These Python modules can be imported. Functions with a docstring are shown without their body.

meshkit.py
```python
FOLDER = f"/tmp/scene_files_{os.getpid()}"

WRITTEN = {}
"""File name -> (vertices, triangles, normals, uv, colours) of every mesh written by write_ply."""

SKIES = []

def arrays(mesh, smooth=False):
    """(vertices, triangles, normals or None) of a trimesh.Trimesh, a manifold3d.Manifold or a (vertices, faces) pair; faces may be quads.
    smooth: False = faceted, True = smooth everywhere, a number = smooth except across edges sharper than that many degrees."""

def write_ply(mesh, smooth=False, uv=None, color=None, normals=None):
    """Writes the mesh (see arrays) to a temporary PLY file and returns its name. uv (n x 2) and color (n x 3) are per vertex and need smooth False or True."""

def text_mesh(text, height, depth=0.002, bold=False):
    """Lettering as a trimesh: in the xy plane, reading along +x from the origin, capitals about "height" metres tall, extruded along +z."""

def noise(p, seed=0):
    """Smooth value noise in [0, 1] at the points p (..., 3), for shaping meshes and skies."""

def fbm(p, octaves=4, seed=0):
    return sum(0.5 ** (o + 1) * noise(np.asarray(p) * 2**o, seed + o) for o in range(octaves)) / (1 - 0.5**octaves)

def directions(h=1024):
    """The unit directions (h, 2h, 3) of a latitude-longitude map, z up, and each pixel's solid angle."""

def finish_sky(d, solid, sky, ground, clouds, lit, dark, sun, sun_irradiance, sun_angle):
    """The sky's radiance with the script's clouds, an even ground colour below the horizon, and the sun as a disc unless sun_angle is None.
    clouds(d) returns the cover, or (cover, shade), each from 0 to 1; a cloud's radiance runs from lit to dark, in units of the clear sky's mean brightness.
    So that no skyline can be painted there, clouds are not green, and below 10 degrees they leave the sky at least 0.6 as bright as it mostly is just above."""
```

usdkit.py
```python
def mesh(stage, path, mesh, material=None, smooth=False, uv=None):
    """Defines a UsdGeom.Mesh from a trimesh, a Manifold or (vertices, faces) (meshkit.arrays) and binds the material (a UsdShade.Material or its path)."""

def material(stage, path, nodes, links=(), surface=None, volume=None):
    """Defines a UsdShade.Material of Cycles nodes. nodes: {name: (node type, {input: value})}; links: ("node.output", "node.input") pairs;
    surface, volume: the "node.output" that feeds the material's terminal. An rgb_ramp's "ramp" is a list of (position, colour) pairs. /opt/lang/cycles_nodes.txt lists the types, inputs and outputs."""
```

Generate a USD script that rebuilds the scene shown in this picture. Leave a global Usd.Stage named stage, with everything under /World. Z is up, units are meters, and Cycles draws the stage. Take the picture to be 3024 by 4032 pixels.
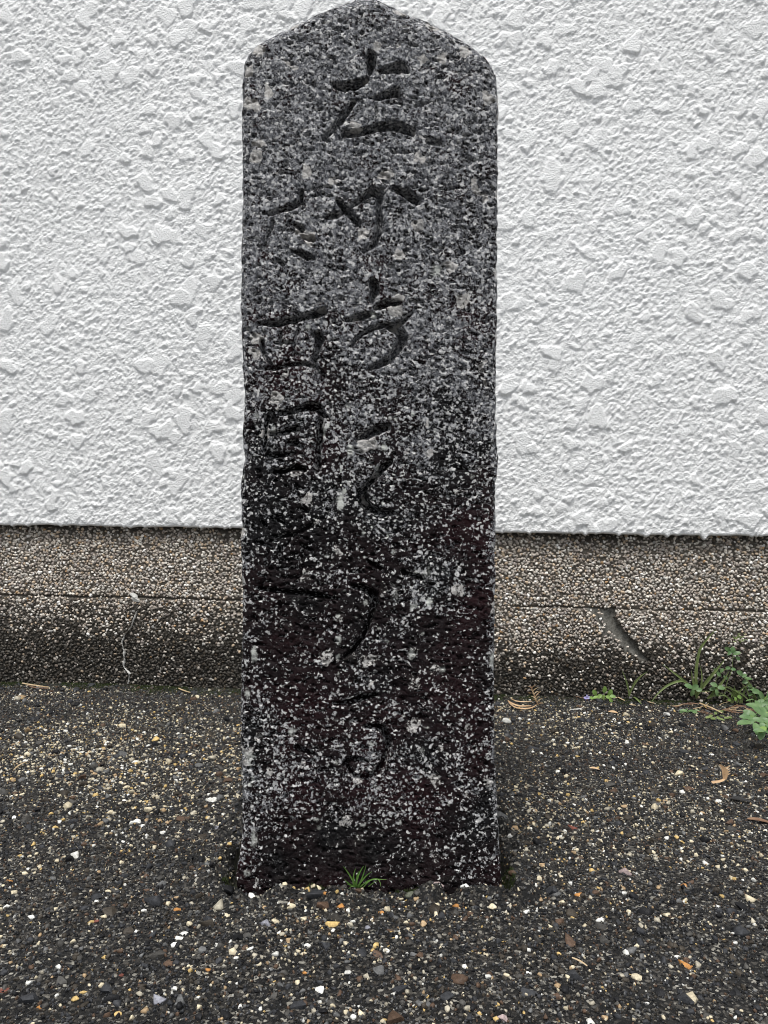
import math
import numpy as np
import trimesh
import usdkit
import meshkit
from pxr import Usd, UsdGeom, UsdLux, UsdShade, Gf, Sdf, Vt
from scipy.spatial import cKDTree, ConvexHull
from scipy.ndimage import gaussian_filter, map_coordinates

stage = Usd.Stage.CreateInMemory()
UsdGeom.SetStageUpAxis(stage, "Z")
UsdGeom.SetStageMetersPerUnit(stage, 1.0)
UsdGeom.Xform.Define(stage, "/World")
UsdGeom.Scope.Define(stage, "/World/Looks")
RNG = np.random.default_rng(7)

# ------------------------------------------------------------------ camera
CAM_H, ROLL = 0.36, 0.014            # a phone held low and level, a touch of roll
FPX, CX, CY = 3028.0, 1512.0, 2016.0   # 26 mm equivalent lens, in units of the picture's fine pixels
R_ = np.array([math.cos(ROLL), 0.0, math.sin(ROLL)])
U_ = np.array([-math.sin(ROLL), 0.0, math.cos(ROLL)])
F_ = np.array([0.0, 1.0, 0.0])
EYE = np.array([0.0, 0.0, CAM_H])
cam = UsdGeom.Camera.Define(stage, "/World/camera")
APER = 36.0
cam.CreateHorizontalApertureAttr(APER)
cam.CreateFocalLengthAttr(APER * FPX / 3024.0)
cam.CreateClippingRangeAttr(Gf.Vec2f(0.02, 500.0))
cam.CreateFStopAttr(0.0)
cam.CreateExposureAttr(1.32)
m = Gf.Matrix4d(1.0)
m.SetRow(0, Gf.Vec4d(*R_, 0)); m.SetRow(1, Gf.Vec4d(*U_, 0)); m.SetRow(2, Gf.Vec4d(*(-F_), 0)); m.SetRow(3, Gf.Vec4d(*EYE, 1))
cam.AddTransformOp().Set(m)

# ------------------------------------------------------------------ overcast sky and the soft sun behind it
SUN_EL, SUN_AZ = math.radians(71), math.radians(200)      # azimuth = atan2(x, y) towards the sun
sky = usdkit.material(stage, "/World/Looks/sky_look", {
    "tc": ("texture_coordinate", {}),
    "sky": ("sky_texture", {"sky_type": "single_scattering", "sun_disc": False, "sun_elevation": SUN_EL, "sun_rotation": SUN_AZ}),
    "sep": ("separate_xyz", {}),
    "up": ("map_range", {"from_min": 0.0, "from_max": 1.0, "to_min": 0.25, "to_max": 1.0, "clamp": True}),
    "nz": ("noise_texture", {"scale": 2.2, "detail": 6.0, "roughness": 0.55}),
    "nr": ("map_range", {"from_min": 0.3, "from_max": 0.7, "to_min": 0.85, "to_max": 1.15}),
    "lum": ("math", {"math_type": "multiply"}),
    "cl": ("mix", {"mix_type": "multiply", "fac": 1.0, "color2": (5.9, 6.0, 6.12)}),
    "mx": ("mix", {"mix_type": "mix", "fac": 0.9}),
    "bg": ("background_shader", {"strength": 0.1}),
}, [("tc.generated", "sep.vector"), ("sep.z", "up.value"), ("tc.generated", "nz.vector"), ("nz.fac", "nr.value"),
    ("up.result", "lum.value1"), ("nr.result", "lum.value2"), ("lum.value", "cl.color1"),
    ("sky.color", "mx.color1"), ("cl.color", "mx.color2"), ("mx.color", "bg.color")], surface="bg.background")
dome = UsdLux.DomeLight.Define(stage, "/World/sky")
dome.CreateIntensityAttr(1.0)
UsdShade.MaterialBindingAPI.Apply(dome.GetPrim()).Bind(sky)
dome.GetPrim().SetCustomDataByKey("kind", "structure")
sun = UsdLux.DistantLight.Define(stage, "/World/sun")
sun.CreateNormalizeAttr(True)
sun.CreateIntensityAttr(0.4)
sun.CreateAngleAttr(18.0)
sun.CreateColorAttr(Gf.Vec3f(1.0, 0.985, 0.96))
sd_ = np.array([math.sin(SUN_AZ) * math.cos(SUN_EL), math.cos(SUN_AZ) * math.cos(SUN_EL), math.sin(SUN_EL)])
zz = sd_; xx = np.cross([0, 0, 1.0], zz); xx /= np.linalg.norm(xx); yy = np.cross(zz, xx)
m = Gf.Matrix4d(1.0)
m.SetRow(0, Gf.Vec4d(*xx, 0)); m.SetRow(1, Gf.Vec4d(*yy, 0)); m.SetRow(2, Gf.Vec4d(*zz, 0))
sun.AddTransformOp().Set(m)

# ------------------------------------------------------------------ helpers
used = {}


def numbered(parent, name):
    k = used.get((parent, name), 0)
    used[(parent, name)] = k + 1
    return f"{parent}/{name}" if k == 0 else f"{parent}/{name}_{k:03d}"


def tag(prim, label=None, cat=None, group=None, kind=None):
    for k, v in (("label", label), ("category", cat), ("group", group), ("kind", kind)):
        if v:
            prim.SetCustomDataByKey(k, v)
    return prim


LOC = {}


def thing(name, loc, label=None, cat=None, group=None, kind=None):
    path = numbered("/World", name)
    x = UsdGeom.Xform.Define(stage, path)
    x.AddTranslateOp().Set(Gf.Vec3d(*map(float, loc)))
    LOC[path] = np.asarray(loc, float)
    tag(x.GetPrim(), label, cat, group, kind)
    return path


def part(parent, name, mesh, mat, smooth=True, tint=None, attrs=None, label=None, kind=None):
    """a mesh given in world coordinates, stored relative to its thing"""
    path = numbered(parent, name)
    root = "/".join(parent.split("/")[:3])
    v, f = (np.asarray(mesh[0], float), np.asarray(mesh[1], int)) if isinstance(mesh, tuple) else (np.array(mesh.vertices), np.array(mesh.faces))
    v = v - LOC.get(root, np.zeros(3))
    g = usdkit.mesh(stage, path, (v, f), mat, smooth=smooth)
    api = UsdGeom.PrimvarsAPI(g)
    if tint is not None:
        t = np.asarray(tint, np.float32)
        if t.ndim == 1:
            api.CreatePrimvar("tint", Sdf.ValueTypeNames.Color3fArray, "constant").Set(Vt.Vec3fArray.FromNumpy(t[None]))
        else:
            api.CreatePrimvar("tint", Sdf.ValueTypeNames.Color3fArray, "vertex").Set(Vt.Vec3fArray.FromNumpy(t))
    for k, a in (attrs or {}).items():
        api.CreatePrimvar(k, Sdf.ValueTypeNames.FloatArray, "vertex").Set(Vt.FloatArray.FromNumpy(np.asarray(a, np.float32)))
    tag(g.GetPrim(), label, None, None, kind)
    return path


def ray(px, py):
    px, py = np.asarray(px, float), np.asarray(py, float)
    return ((px - CX) / FPX)[..., None] * R_ + ((CY - py) / FPX)[..., None] * U_ + F_


def on_ground(px, py, z=0.0):
    d = ray(px, py)
    return EYE + d * ((z - CAM_H) / d[..., 2])[..., None]


def at_depth(px, py, Y):
    d = ray(px, py)
    return EYE + d * np.asarray(Y, float)[..., None]


def sstep(a, b, x):
    t = np.clip((x - a) / (b - a), 0, 1)
    return t * t * (3 - 2 * t)


def fbm2(x, y, scale, octaves=4, seed=0):
    p = np.stack([np.asarray(x) * scale, np.asarray(y) * scale, np.full(np.shape(x), 0.37 + seed)], -1)
    return meshkit.fbm(p, octaves, seed)


def grid_faces(nr, nc):
    i, j = np.meshgrid(np.arange(nr - 1), np.arange(nc - 1), indexing="ij")
    a = (i * nc + j).ravel()
    return np.vstack([np.stack([a, a + 1, a + nc + 1], 1), np.stack([a, a + nc + 1, a + nc], 1)])


def spread(lo, hi, fine, far_lo, far_hi, g=1.35):
    mid = np.arange(lo, hi + fine / 2, fine)
    out, s, x = [], fine, hi
    while x < far_hi:
        s *= g; x += s; out.append(min(x, far_hi))
    left, s, x = [], fine, lo
    while x > far_lo:
        s *= g; x -= s; left.append(max(x, far_lo))
    return np.concatenate([left[::-1], mid, out])


# ------------------------------------------------------------------ materials
def granite():
    n = {
        "geo": ("geometry", {}),
        "wn": ("noise_texture", {"scale": 260.0, "detail": 2.0}),
        "ws": ("mix", {"mix_type": "linear_light", "fac": 0.0016}),
        "v1": ("voronoi_texture", {"scale": 430.0}),
        "v2": ("voronoi_texture", {"scale": 900.0}),
        "v3": ("voronoi_texture", {"scale": 95.0}),
        "s1": ("separate_color", {}), "s2": ("separate_color", {}), "s3": ("separate_color", {}),
        "r1": ("rgb_ramp", {"ramp": [(0.0, (.008, .008, .0095)), (.22, (.014, .014, .017)), (.30, (.075, .077, .087)), (.52, (.145, .148, .162)), (.72, (.225, .23, .243)), (.82, (.44, .44, .45)), (1.0, (.80, .785, .76))], "interpolate": True}),
        "r2": ("rgb_ramp", {"ramp": [(0.0, (.010, .010, .012)), (.3, (.036, .036, .041)), (.6, (.14, .142, .15)), (.85, (.34, .34, .345)), (1.0, (.66, .65, .63))]}),
        "c12": ("mix", {"mix_type": "mix", "fac": 0.42}),
        "pk": ("math", {"math_type": "greater_than", "value2": 0.955}),
        "pf": ("noise_texture", {"scale": 420.0, "detail": 2.0}),
        "pkm": ("math", {"math_type": "multiply"}),
        "c3": ("mix", {"mix_type": "mix", "color2": (.60, .57, .53)}),
        "st": ("attribute", {"attribute": "stain"}),
        "li": ("attribute", {"attribute": "lichen"}),
        "bw": ("rgb_to_bw", {}),
        "n1": ("noise_texture", {"scale": 46.0, "detail": 5.0, "roughness": 0.7}),
        "n2": ("noise_texture", {"scale": 330.0, "detail": 2.0, "roughness": 0.6}),
        "a1": ("math", {"math_type": "multiply_add", "value2": 2.1, "value3": -1.05}),
        "a2": ("math", {"math_type": "multiply_add", "value2": 1.1, "value3": -0.55}),
        "sum1": ("math", {"math_type": "add"}), "sum2": ("math", {"math_type": "add"}),
        "cut": ("math", {"math_type": "multiply_add", "value2": -2.0}),
        "fac": ("map_range", {"range_type": "smoothstep", "from_min": 0.0, "from_max": 0.30, "clamp": True, "to_max": 0.96}),
        "nst": ("noise_texture", {"scale": 14.0, "detail": 3.0}),
        "stc": ("rgb_ramp", {"ramp": [(0.35, (.014, .0045, .0055)), (.5, (.0085, .0042, .0046)), (.65, (.0042, .0038, .004))]}),
        "c4": ("mix", {"mix_type": "mix"}),
        "ln": ("noise_texture", {"scale": 170.0, "detail": 4.0, "roughness": 0.7}),
        "lf": ("math", {"math_type": "multiply"}),
        "lfm": ("map_range", {"range_type": "smoothstep", "from_min": 0.27, "from_max": 0.5, "to_max": 0.85, "clamp": True}),
        "c5": ("mix", {"mix_type": "mix", "color2": (.56, .57, .53)}),
        "bn": ("noise_texture", {"scale": 480.0, "detail": 3.0, "roughness": 0.7}),
        "bs": ("math", {"math_type": "multiply_add", "value2": 0.9}),
        "bp": ("bump", {"strength": 0.9, "distance": 0.0017}),
        "p": ("principled_bsdf", {"roughness": 0.65, "specular_ior_level": 0.05}),
    }
    l = [("geo.position", "wn.vector"), ("geo.position", "ws.color1"), ("wn.color", "ws.color2"),
         ("ws.color", "v1.vector"), ("ws.color", "v2.vector"), ("ws.color", "v3.vector"),
         ("v1.color", "s1.color"), ("v2.color", "s2.color"), ("v3.color", "s3.color"),
         ("s1.r", "r1.fac"), ("s2.r", "r2.fac"), ("r1.color", "c12.color1"), ("r2.color", "c12.color2"),
         ("s3.r", "pk.value1"), ("geo.position", "pf.vector"), ("pk.value", "pkm.value1"), ("pf.fac", "pkm.value2"),
         ("c12.color", "c3.color1"), ("pkm.value", "c3.fac"),
         ("c3.color", "bw.color"), ("geo.position", "n1.vector"), ("geo.position", "n2.vector"),
         ("n1.fac", "a1.value1"), ("n2.fac", "a2.value1"), ("st.fac", "sum1.value1"), ("a1.value", "sum1.value2"),
         ("sum1.value", "sum2.value1"), ("a2.value", "sum2.value2"),
         ("bw.val", "cut.value1"), ("sum2.value", "cut.value3"), ("cut.value", "fac.value"),
         ("geo.position", "nst.vector"), ("nst.fac", "stc.fac"),
         ("c3.color", "c4.color1"), ("stc.color", "c4.color2"), ("fac.result", "c4.fac"),
         ("geo.position", "ln.vector"), ("ln.fac", "lf.value1"), ("li.fac", "lf.value2"), ("lf.value", "lfm.value"),
         ("c4.color", "c5.color1"), ("lfm.result", "c5.fac"), ("c5.color", "p.base_color"),
         ("geo.position", "bn.vector"), ("bn.fac", "bs.value1"), ("s1.r", "bs.value3"), ("bs.value", "bp.height"), ("bp.normal", "p.normal")]
    return usdkit.material(stage, "/World/Looks/granite", n, l, surface="p.BSDF")


def tinted(name, rough=0.6, spec=0.4, nscale=400.0, lo=0.6, hi=1.35, bump=0.0006):
    return usdkit.material(stage, f"/World/Looks/{name}", {
        "geo": ("geometry", {}), "t": ("attribute", {"attribute": "tint"}),
        "n": ("noise_texture", {"scale": nscale, "detail": 4.0, "roughness": 0.65}),
        "mr": ("map_range", {"from_min": 0.3, "from_max": 0.7, "to_min": lo, "to_max": hi, "clamp": True}),
        "mu": ("mix", {"mix_type": "multiply", "fac": 1.0}),
        "bp": ("bump", {"strength": 0.6, "distance": bump}),
        "p": ("principled_bsdf", {"roughness": rough, "specular_ior_level": spec}),
    }, [("geo.position", "n.vector"), ("n.fac", "mr.value"), ("t.color", "mu.color1"), ("mr.result", "mu.color2"), ("mu.color", "p.base_color"),
        ("n.fac", "bp.height"), ("bp.normal", "p.normal")], surface="p.BSDF")


M_GRANITE = granite()
M_STONE = tinted("pebble_stone", 0.5, 0.12)
M_GRAIN = tinted("wall_grain", 0.55, 0.2, lo=0.75)
M_STUCCO = usdkit.material(stage, "/World/Looks/stucco_paint", {
    "geo": ("geometry", {}),
    "n": ("noise_texture", {"scale": 3.0, "detail": 5.0}),
    "r": ("rgb_ramp", {"ramp": [(0.3, (.775, .775, .765)), (.7, (.82, .82, .81))]}),
    "nb": ("noise_texture", {"scale": 330.0, "detail": 4.0, "roughness": 0.6}),
    "bp": ("bump", {"strength": 1.0, "distance": 0.0026}),
    "p": ("principled_bsdf", {"roughness": 0.5, "specular_ior_level": 0.35}),
}, [("geo.position", "n.vector"), ("n.fac", "r.fac"), ("r.color", "p.base_color"), ("geo.position", "nb.vector"), ("nb.fac", "bp.height"), ("bp.normal", "p.normal")], surface="p.BSDF")
M_MORTAR = usdkit.material(stage, "/World/Looks/plinth_mortar", {
    "geo": ("geometry", {}), "b": ("attribute", {"attribute": "bare"}), "g": ("attribute", {"attribute": "grime"}),
    "n": ("noise_texture", {"scale": 120.0, "detail": 6.0, "roughness": 0.7}),
    "r": ("rgb_ramp", {"ramp": [(0.3, (.07, .06, .048)), (.7, (.15, .13, .105))]}),
    "rb": ("rgb_ramp", {"ramp": [(0.3, (.06, .056, .047)), (.7, (.24, .232, .205))]}),
    "m1": ("mix", {"mix_type": "mix"}),
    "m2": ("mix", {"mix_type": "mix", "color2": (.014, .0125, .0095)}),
    "bp": ("bump", {"strength": 0.8, "distance": 0.002}),
    "p": ("principled_bsdf", {"roughness": 0.75, "specular_ior_level": 0.3}),
}, [("geo.position", "n.vector"), ("n.fac", "r.fac"), ("n.fac", "rb.fac"), ("r.color", "m1.color1"), ("rb.color", "m1.color2"), ("b.fac", "m1.fac"),
    ("m1.color", "m2.color1"), ("g.fac", "m2.fac"), ("m2.color", "p.base_color"), ("n.fac", "bp.height"), ("bp.normal", "p.normal")], surface="p.BSDF")
M_GROUND = usdkit.material(stage, "/World/Looks/asphalt_ground", {
    "geo": ("geometry", {}), "ms": ("attribute", {"attribute": "moss"}),
    "v": ("voronoi_texture", {"scale": 420.0}), "sc": ("separate_color", {}),
    "r": ("rgb_ramp", {"ramp": [(0.0, (.004, .004, .004)), (.5, (.012, .0115, .011)), (.74, (.035, .032, .029)), (.88, (.085, .078, .067)), (1.0, (.36, .34, .29))]}),
    "n": ("noise_texture", {"scale": 9.0, "detail": 6.0, "roughness": 0.6}),
    "mr": ("map_range", {"from_min": 0.3, "from_max": 0.7, "to_min": 0.55, "to_max": 1.25, "clamp": True}),
    "mu": ("mix", {"mix_type": "multiply", "fac": 1.0}),
    "mn": ("noise_texture", {"scale": 160.0, "detail": 4.0, "roughness": 0.7}),
    "mm": ("math", {"math_type": "multiply"}),
    "mf": ("map_range", {"range_type": "smoothstep", "from_min": 0.25, "from_max": 0.5, "to_max": 0.9, "clamp": True}),
    "mx": ("mix", {"mix_type": "mix", "color2": (.018, .021, .008)}),
    "nb": ("noise_texture", {"scale": 520.0, "detail": 4.0, "roughness": 0.75}),
    "hs": ("math", {"math_type": "multiply_add", "value2": 1.4}),
    "bp": ("bump", {"strength": 1.0, "distance": 0.0016}),
    "wn": ("noise_texture", {"scale": 12.0, "detail": 4.0}),
    "wr": ("map_range", {"from_min": 0.35, "from_max": 0.65, "to_min": 0.28, "to_max": 0.62, "clamp": True}),
    "p": ("principled_bsdf", {"roughness": 0.5, "specular_ior_level": 0.25}),
}, [("geo.position", "v.vector"), ("v.color", "sc.color"), ("sc.r", "r.fac"), ("geo.position", "n.vector"), ("n.fac", "mr.value"),
    ("r.color", "mu.color1"), ("mr.result", "mu.color2"), ("geo.position", "mn.vector"), ("mn.fac", "mm.value1"), ("ms.fac", "mm.value2"), ("mm.value", "mf.value"),
    ("mu.color", "mx.color1"), ("mf.result", "mx.fac"), ("mx.color", "p.base_color"),
    ("geo.position", "nb.vector"), ("nb.fac", "hs.value1"), ("sc.g", "hs.value3"), ("hs.value", "bp.height"), ("bp.normal", "p.normal"),
    ("geo.position", "wn.vector"), ("wn.fac", "wr.value"), ("wr.result", "p.roughness")], surface="p.BSDF")


def leafy(name, c1, c2, trans=0.3, scale=60.0, rough=0.45):
    return usdkit.material(stage, f"/World/Looks/{name}", {
        "geo": ("geometry", {}), "n": ("noise_texture", {"scale": scale, "detail": 3.0}),
        "r": ("rgb_ramp", {"ramp": [(0.3, c1), (0.7, c2)]}),
        "p": ("principled_bsdf", {"roughness": rough, "specular_ior_level": 0.4}),
        "t": ("translucent_bsdf", {}), "m": ("mix_closure", {"fac": trans}),
    }, [("geo.position", "n.vector"), ("n.fac", "r.fac"), ("r.color", "p.base_color"), ("r.color", "t.color"), ("p.BSDF", "m.closure1"), ("t.BSDF", "m.closure2")], surface="m.closure")


M_GRASS = leafy("grass_blade", (.13, .19, .06), (.24, .29, .11))
M_BRIGHT = leafy("fresh_grass", (.10, .24, .04), (.22, .38, .09))
M_LEAF = leafy("round_leaf", (.085, .17, .06), (.17, .27, .11))
M_LIME = leafy("lime_leaf", (.16, .28, .06), (.26, .38, .10))
M_STRAW = leafy("dry_straw", (.34, .24, .13), (.52, .40, .25), 0.15)
M_RUST = leafy("rust_straw", (.10, .05, .028), (.24, .14, .08), 0.1)
M_DRY = leafy("dry_leaf", (.42, .26, .14), (.62, .44, .26), 0.15)
M_BLACK = leafy("black_leaf", (.006, .006, .006), (.012, .011, .011), 0.0)
M_VIOLET = leafy("violet_petal", (.32, .28, .55), (.45, .42, .68), 0.25)
M_LIMEWASH = leafy("lime_crust", (.42, .41, .38), (.62, .61, .57), 0.0, 200.0, 0.8)
M_MOSS = leafy("moss", (.022, .034, .008), (.055, .075, .018), 0.1, 300.0, 0.8)

# ------------------------------------------------------------------ the lie of the land
STONE_Y = 0.745                                  # the stone's front face
WALL_K = -0.060                                  # the wall runs a little towards the camera on the right
WALL_Y0 = 1.5145
WD = np.array([1.0, WALL_K, 0.0]); WD /= np.linalg.norm(WD)       # along the wall
WN = np.array([WALL_K, -1.0, 0.0]); WN /= np.linalg.norm(WN)      # out of the wall, to the camera
WO = np.array([0.0, WALL_Y0, 0.0])
SPX = STONE_Y / FPX                              # metres per fine pixel on the stone's face

base_c = EYE + R_ * ((1457 - CX) * SPX) + U_ * ((CY - 3480) * SPX) + F_ * STONE_Y
FOOT = (float((925 - CX) * SPX + 0.005), float((1980 - CX) * SPX + 0.005), STONE_Y - 0.002, STONE_Y + 0.20)


def foot_sd(x, y):
    dx = np.maximum(np.maximum(FOOT[0] - x, x - FOOT[1]), 0)
    dy = np.maximum(np.maximum(FOOT[2] - y, y - FOOT[3]), 0)
    return np.hypot(dx, dy)


def ground_h(x, y):
    x, y = np.asarray(x, float), np.asarray(y, float)
    h = 0.009 * (fbm2(x, y, 5.0, 3, 3) - 0.5) + 0.0045 * (fbm2(x, y, 34.0, 3, 5) - 0.5)
    sd = foot_sd(x, y)
    nz = fbm2(x, y, 32.0, 4, 8)
    gap = 0.001 + 0.017 * nz + 0.013 * np.exp(-((x + 0.108) / 0.026) ** 2) + 0.008 * np.exp(-((x - 0.112) / 0.02) ** 2)
    lip = -0.003 + 0.017 * sstep(0.32, 0.66, fbm2(x, y, 44.0, 2, 9)) - 0.004 * np.exp(-((x + 0.108) / 0.026) ** 2)
    h = h + lip * np.exp(-((sd - gap - 0.012) / 0.016) ** 2) - 0.016 * (1 - sstep(gap * 0.5, gap * 1.15, sd))
    wd = (WALL_Y0 + WALL_K * x) - y
    h = h + 0.006 * np.exp(-np.maximum(wd, 0) / 0.02)
    return h * np.exp(-(np.hypot(x, y - 1) / 6.0) ** 2)


def wall_pt(s, z, off):
    s, z, off = np.broadcast_arrays(np.asarray(s, float), np.asarray(z, float), np.asarray(off, float))
    return WO + s[..., None] * WD + off[..., None] * WN + z[..., None] * np.array([0, 0, 1.0])


def on_wall(px, py, off=0.0):
    d = ray(px, py)
    t = ((WO + off * WN - EYE) @ WN) / (d @ WN)
    p = EYE + d * np.asarray(t)[..., None]
    return (p - WO) @ WD, p[..., 2], p


# ------------------------------------------------------------------ ground sheet
gx = spread(-0.84, 0.84, 0.0032, -45, 45)
gy_f = np.concatenate([np.arange(0.47, 0.70, 0.0030), np.arange(0.70, 0.765, 0.0016), np.arange(0.765, 1.62, 0.0036)])
tail = spread(0, 0.0036, 0.0036, -46, 44)
gy = np.concatenate([0.47 + tail[tail < 0], gy_f, gy_f[-1] + tail[tail > 0.0036]])
GXX, GYY = np.meshgrid(gx, gy)
GZ = ground_h(GXX, GYY)
sdm = foot_sd(GXX, GYY)
moss = np.clip(0.95 * np.exp(-np.maximum(sdm - 0.004, 0) / 0.012) + 0.9 * np.exp(-np.abs(WALL_Y0 + WALL_K * GXX - GYY) / 0.07) + 0.5 * (fbm2(GXX, GYY, 4.0, 3, 21) - 0.42), 0, 1)
GROUND = thing("ground", (0, 0, 0), "dark worn asphalt and washed pebble paving around the stone", None, None, "structure")
part(GROUND, "asphalt", (np.stack([GXX, GYY, GZ], -1).reshape(-1, 3), grid_faces(*GXX.shape)), M_GROUND, True, attrs={"moss": moss.ravel()})

# pebbles -----------------------------------------------------------
def pebble_shape(rng, n=15, round_=0.35):
    p = rng.normal(size=(n, 3)); p /= np.linalg.norm(p, axis=1, keepdims=True)
    p *= 1 - round_ * rng.random((n, 1)) * 0.6
    p *= np.array([1.0, rng.uniform(0.65, 0.98), rng.uniform(0.6, 0.9)])
    h = ConvexHull(p)
    t = trimesh.Trimesh(p, h.simplices, process=True)
    t.remove_unreferenced_vertices()
    trimesh.repair.fix_normals(t)
    return np.array(t.vertices), np.array(t.faces)


SHAPES = [pebble_shape(np.random.default_rng(100 + k)) for k in range(24)]
SMOOTHED = []
for v, f in SHAPES:
    t = trimesh.graph.smooth_shade(trimesh.Trimesh(v, f, process=False), angle=math.radians(48), facet_minarea=None)
    SMOOTHED.append((np.array(t.vertices), np.array(t.faces)))
PAL = {
    "white": (.66, .65, .60), "cream": (.55, .48, .34), "yellow": (.48, .34, .14), "orange": (.40, .19, .06), "tan": (.34, .24, .14),
    "red": (.16, .06, .045), "brown": (.085, .055, .038), "lavender": (.24, .24, .27), "grey": (.11, .11, .108), "slate": (.034, .035, .038),
    "green": (.12, .125, .095), "dark": (.011, .011, .012), "pink": (.32, .25, .24), "warm": (.045, .038, .030), "bone": (.38, .345, .27), "stone": (.06, .057, .052),
}
NAMED = [(536, 3239, 48, "white"), (298, 3369, 58, "white"), (310, 2778, 34, "white"), (585, 2932, 24, "white"), (714, 3074, 24, "white"), (886, 3059, 28, "tan"),
         (856, 3267, 36, "lavender"), (720, 3224, 74, "brown"), (220, 3251, 42, "yellow"), (377, 3131, 46, "yellow"), (618, 3936, 84, "lavender"), (609, 3547, 104, "slate"),
         (567, 3582, 30, "white"), (699, 3580, 48, "orange"), (693, 3535, 42, "tan"), (377, 3550, 34, "white"), (410, 3607, 34, "cream"), (358, 3628, 36, "yellow"), (380, 3624, 26, "red"),
         (725, 3672, 44, "white"), (705, 3690, 40, "white"), (690, 3716, 46, "white"), (922, 3749, 62, "cream"), (817, 3818, 32, "orange"), (295, 3924, 40, "yellow"), (328, 3900, 34, "yellow"),
         (464, 3990, 40, "yellow"), (157, 3963, 36, "orange"), (115, 3865, 40, "white"), (36, 3463, 34, "orange"), (639, 3478, 46, "grey"), (479, 3830, 26, "red"), (15, 3897, 46, "red"),
         (416, 3890, 92, "slate"), (108, 3939, 96, "slate"), (506, 3589, 52, "dark"), (331, 3571, 58, "slate"), (1262, 3903, 54, "white"), (1615, 3523, 62, "green"), (1726, 3508, 56, "pink"),
         (1832, 3520, 50, "white"), (1340, 3578, 40, "orange"), (1283, 3547, 26, "orange"), (1500, 3595, 28, "orange"), (1796, 3562, 36, "orange"), (1148, 3577, 44, "cream"), (1145, 3701, 54, "tan"),
         (1521, 3746, 34, "white"), (1389, 3634, 30, "white"), (1437, 3516, 32, "white"), (1832, 3809, 44, "white"), (1419, 3860, 56, "brown"), (1563, 3855, 48, "brown"), (1976, 4011, 58, "pink"),
         (1892, 3990, 32, "yellow"), (1446, 3655, 30, "lavender"), (1211, 3722, 34, "white"), (1193, 3752, 36, "cream"), (1202, 3830, 32, "orange"), (1651, 3764, 42, "brown"),
         (2624, 3593, 44, "cream"), (2358, 3616, 40, "white"), (2160, 3647, 42, "cream"), (2235, 3700, 104, "brown"), (2693, 3792, 76, "orange"), (2491, 3740, 66, "grey"), (2910, 3665, 94, "slate"),
         (2262, 3843, 82, "slate"), (2696, 3481, 36, "orange"), (2464, 3430, 60, "pink"), (2337, 3505, 52, "slate"), (2280, 3520, 42, "orange"), (2545, 3939, 28, "white"), (2075, 3593, 36, "white"),
         (2328, 3421, 34, "yellow"), (2135, 3406, 38, "tan"), (2300, 3241, 32, "yellow"), (2459, 3177, 34, "tan"), (2556, 3298, 26, "cream"), (2250, 3258, 56, "red"), (2690, 3120, 40, "white"),
         (2803, 2970, 26, "white"), (2440, 3185, 26, "cream"), (1540, 3525, 30, "cream"), (1880, 3480, 36, "tan"), (1950, 3495, 34, "orange"), (1120, 3530, 30, "cream"), (1580, 3900, 80, "slate"), (1180, 3960, 90, "slate"),
         (2080, 3910, 90, "slate"), (1760, 3930, 80, "slate"), (2700, 3930, 84, "slate"), (880, 3990, 96, "dark"), (820, 3620, 60, "slate"), (1050, 3640, 54, "lavender")]


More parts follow.
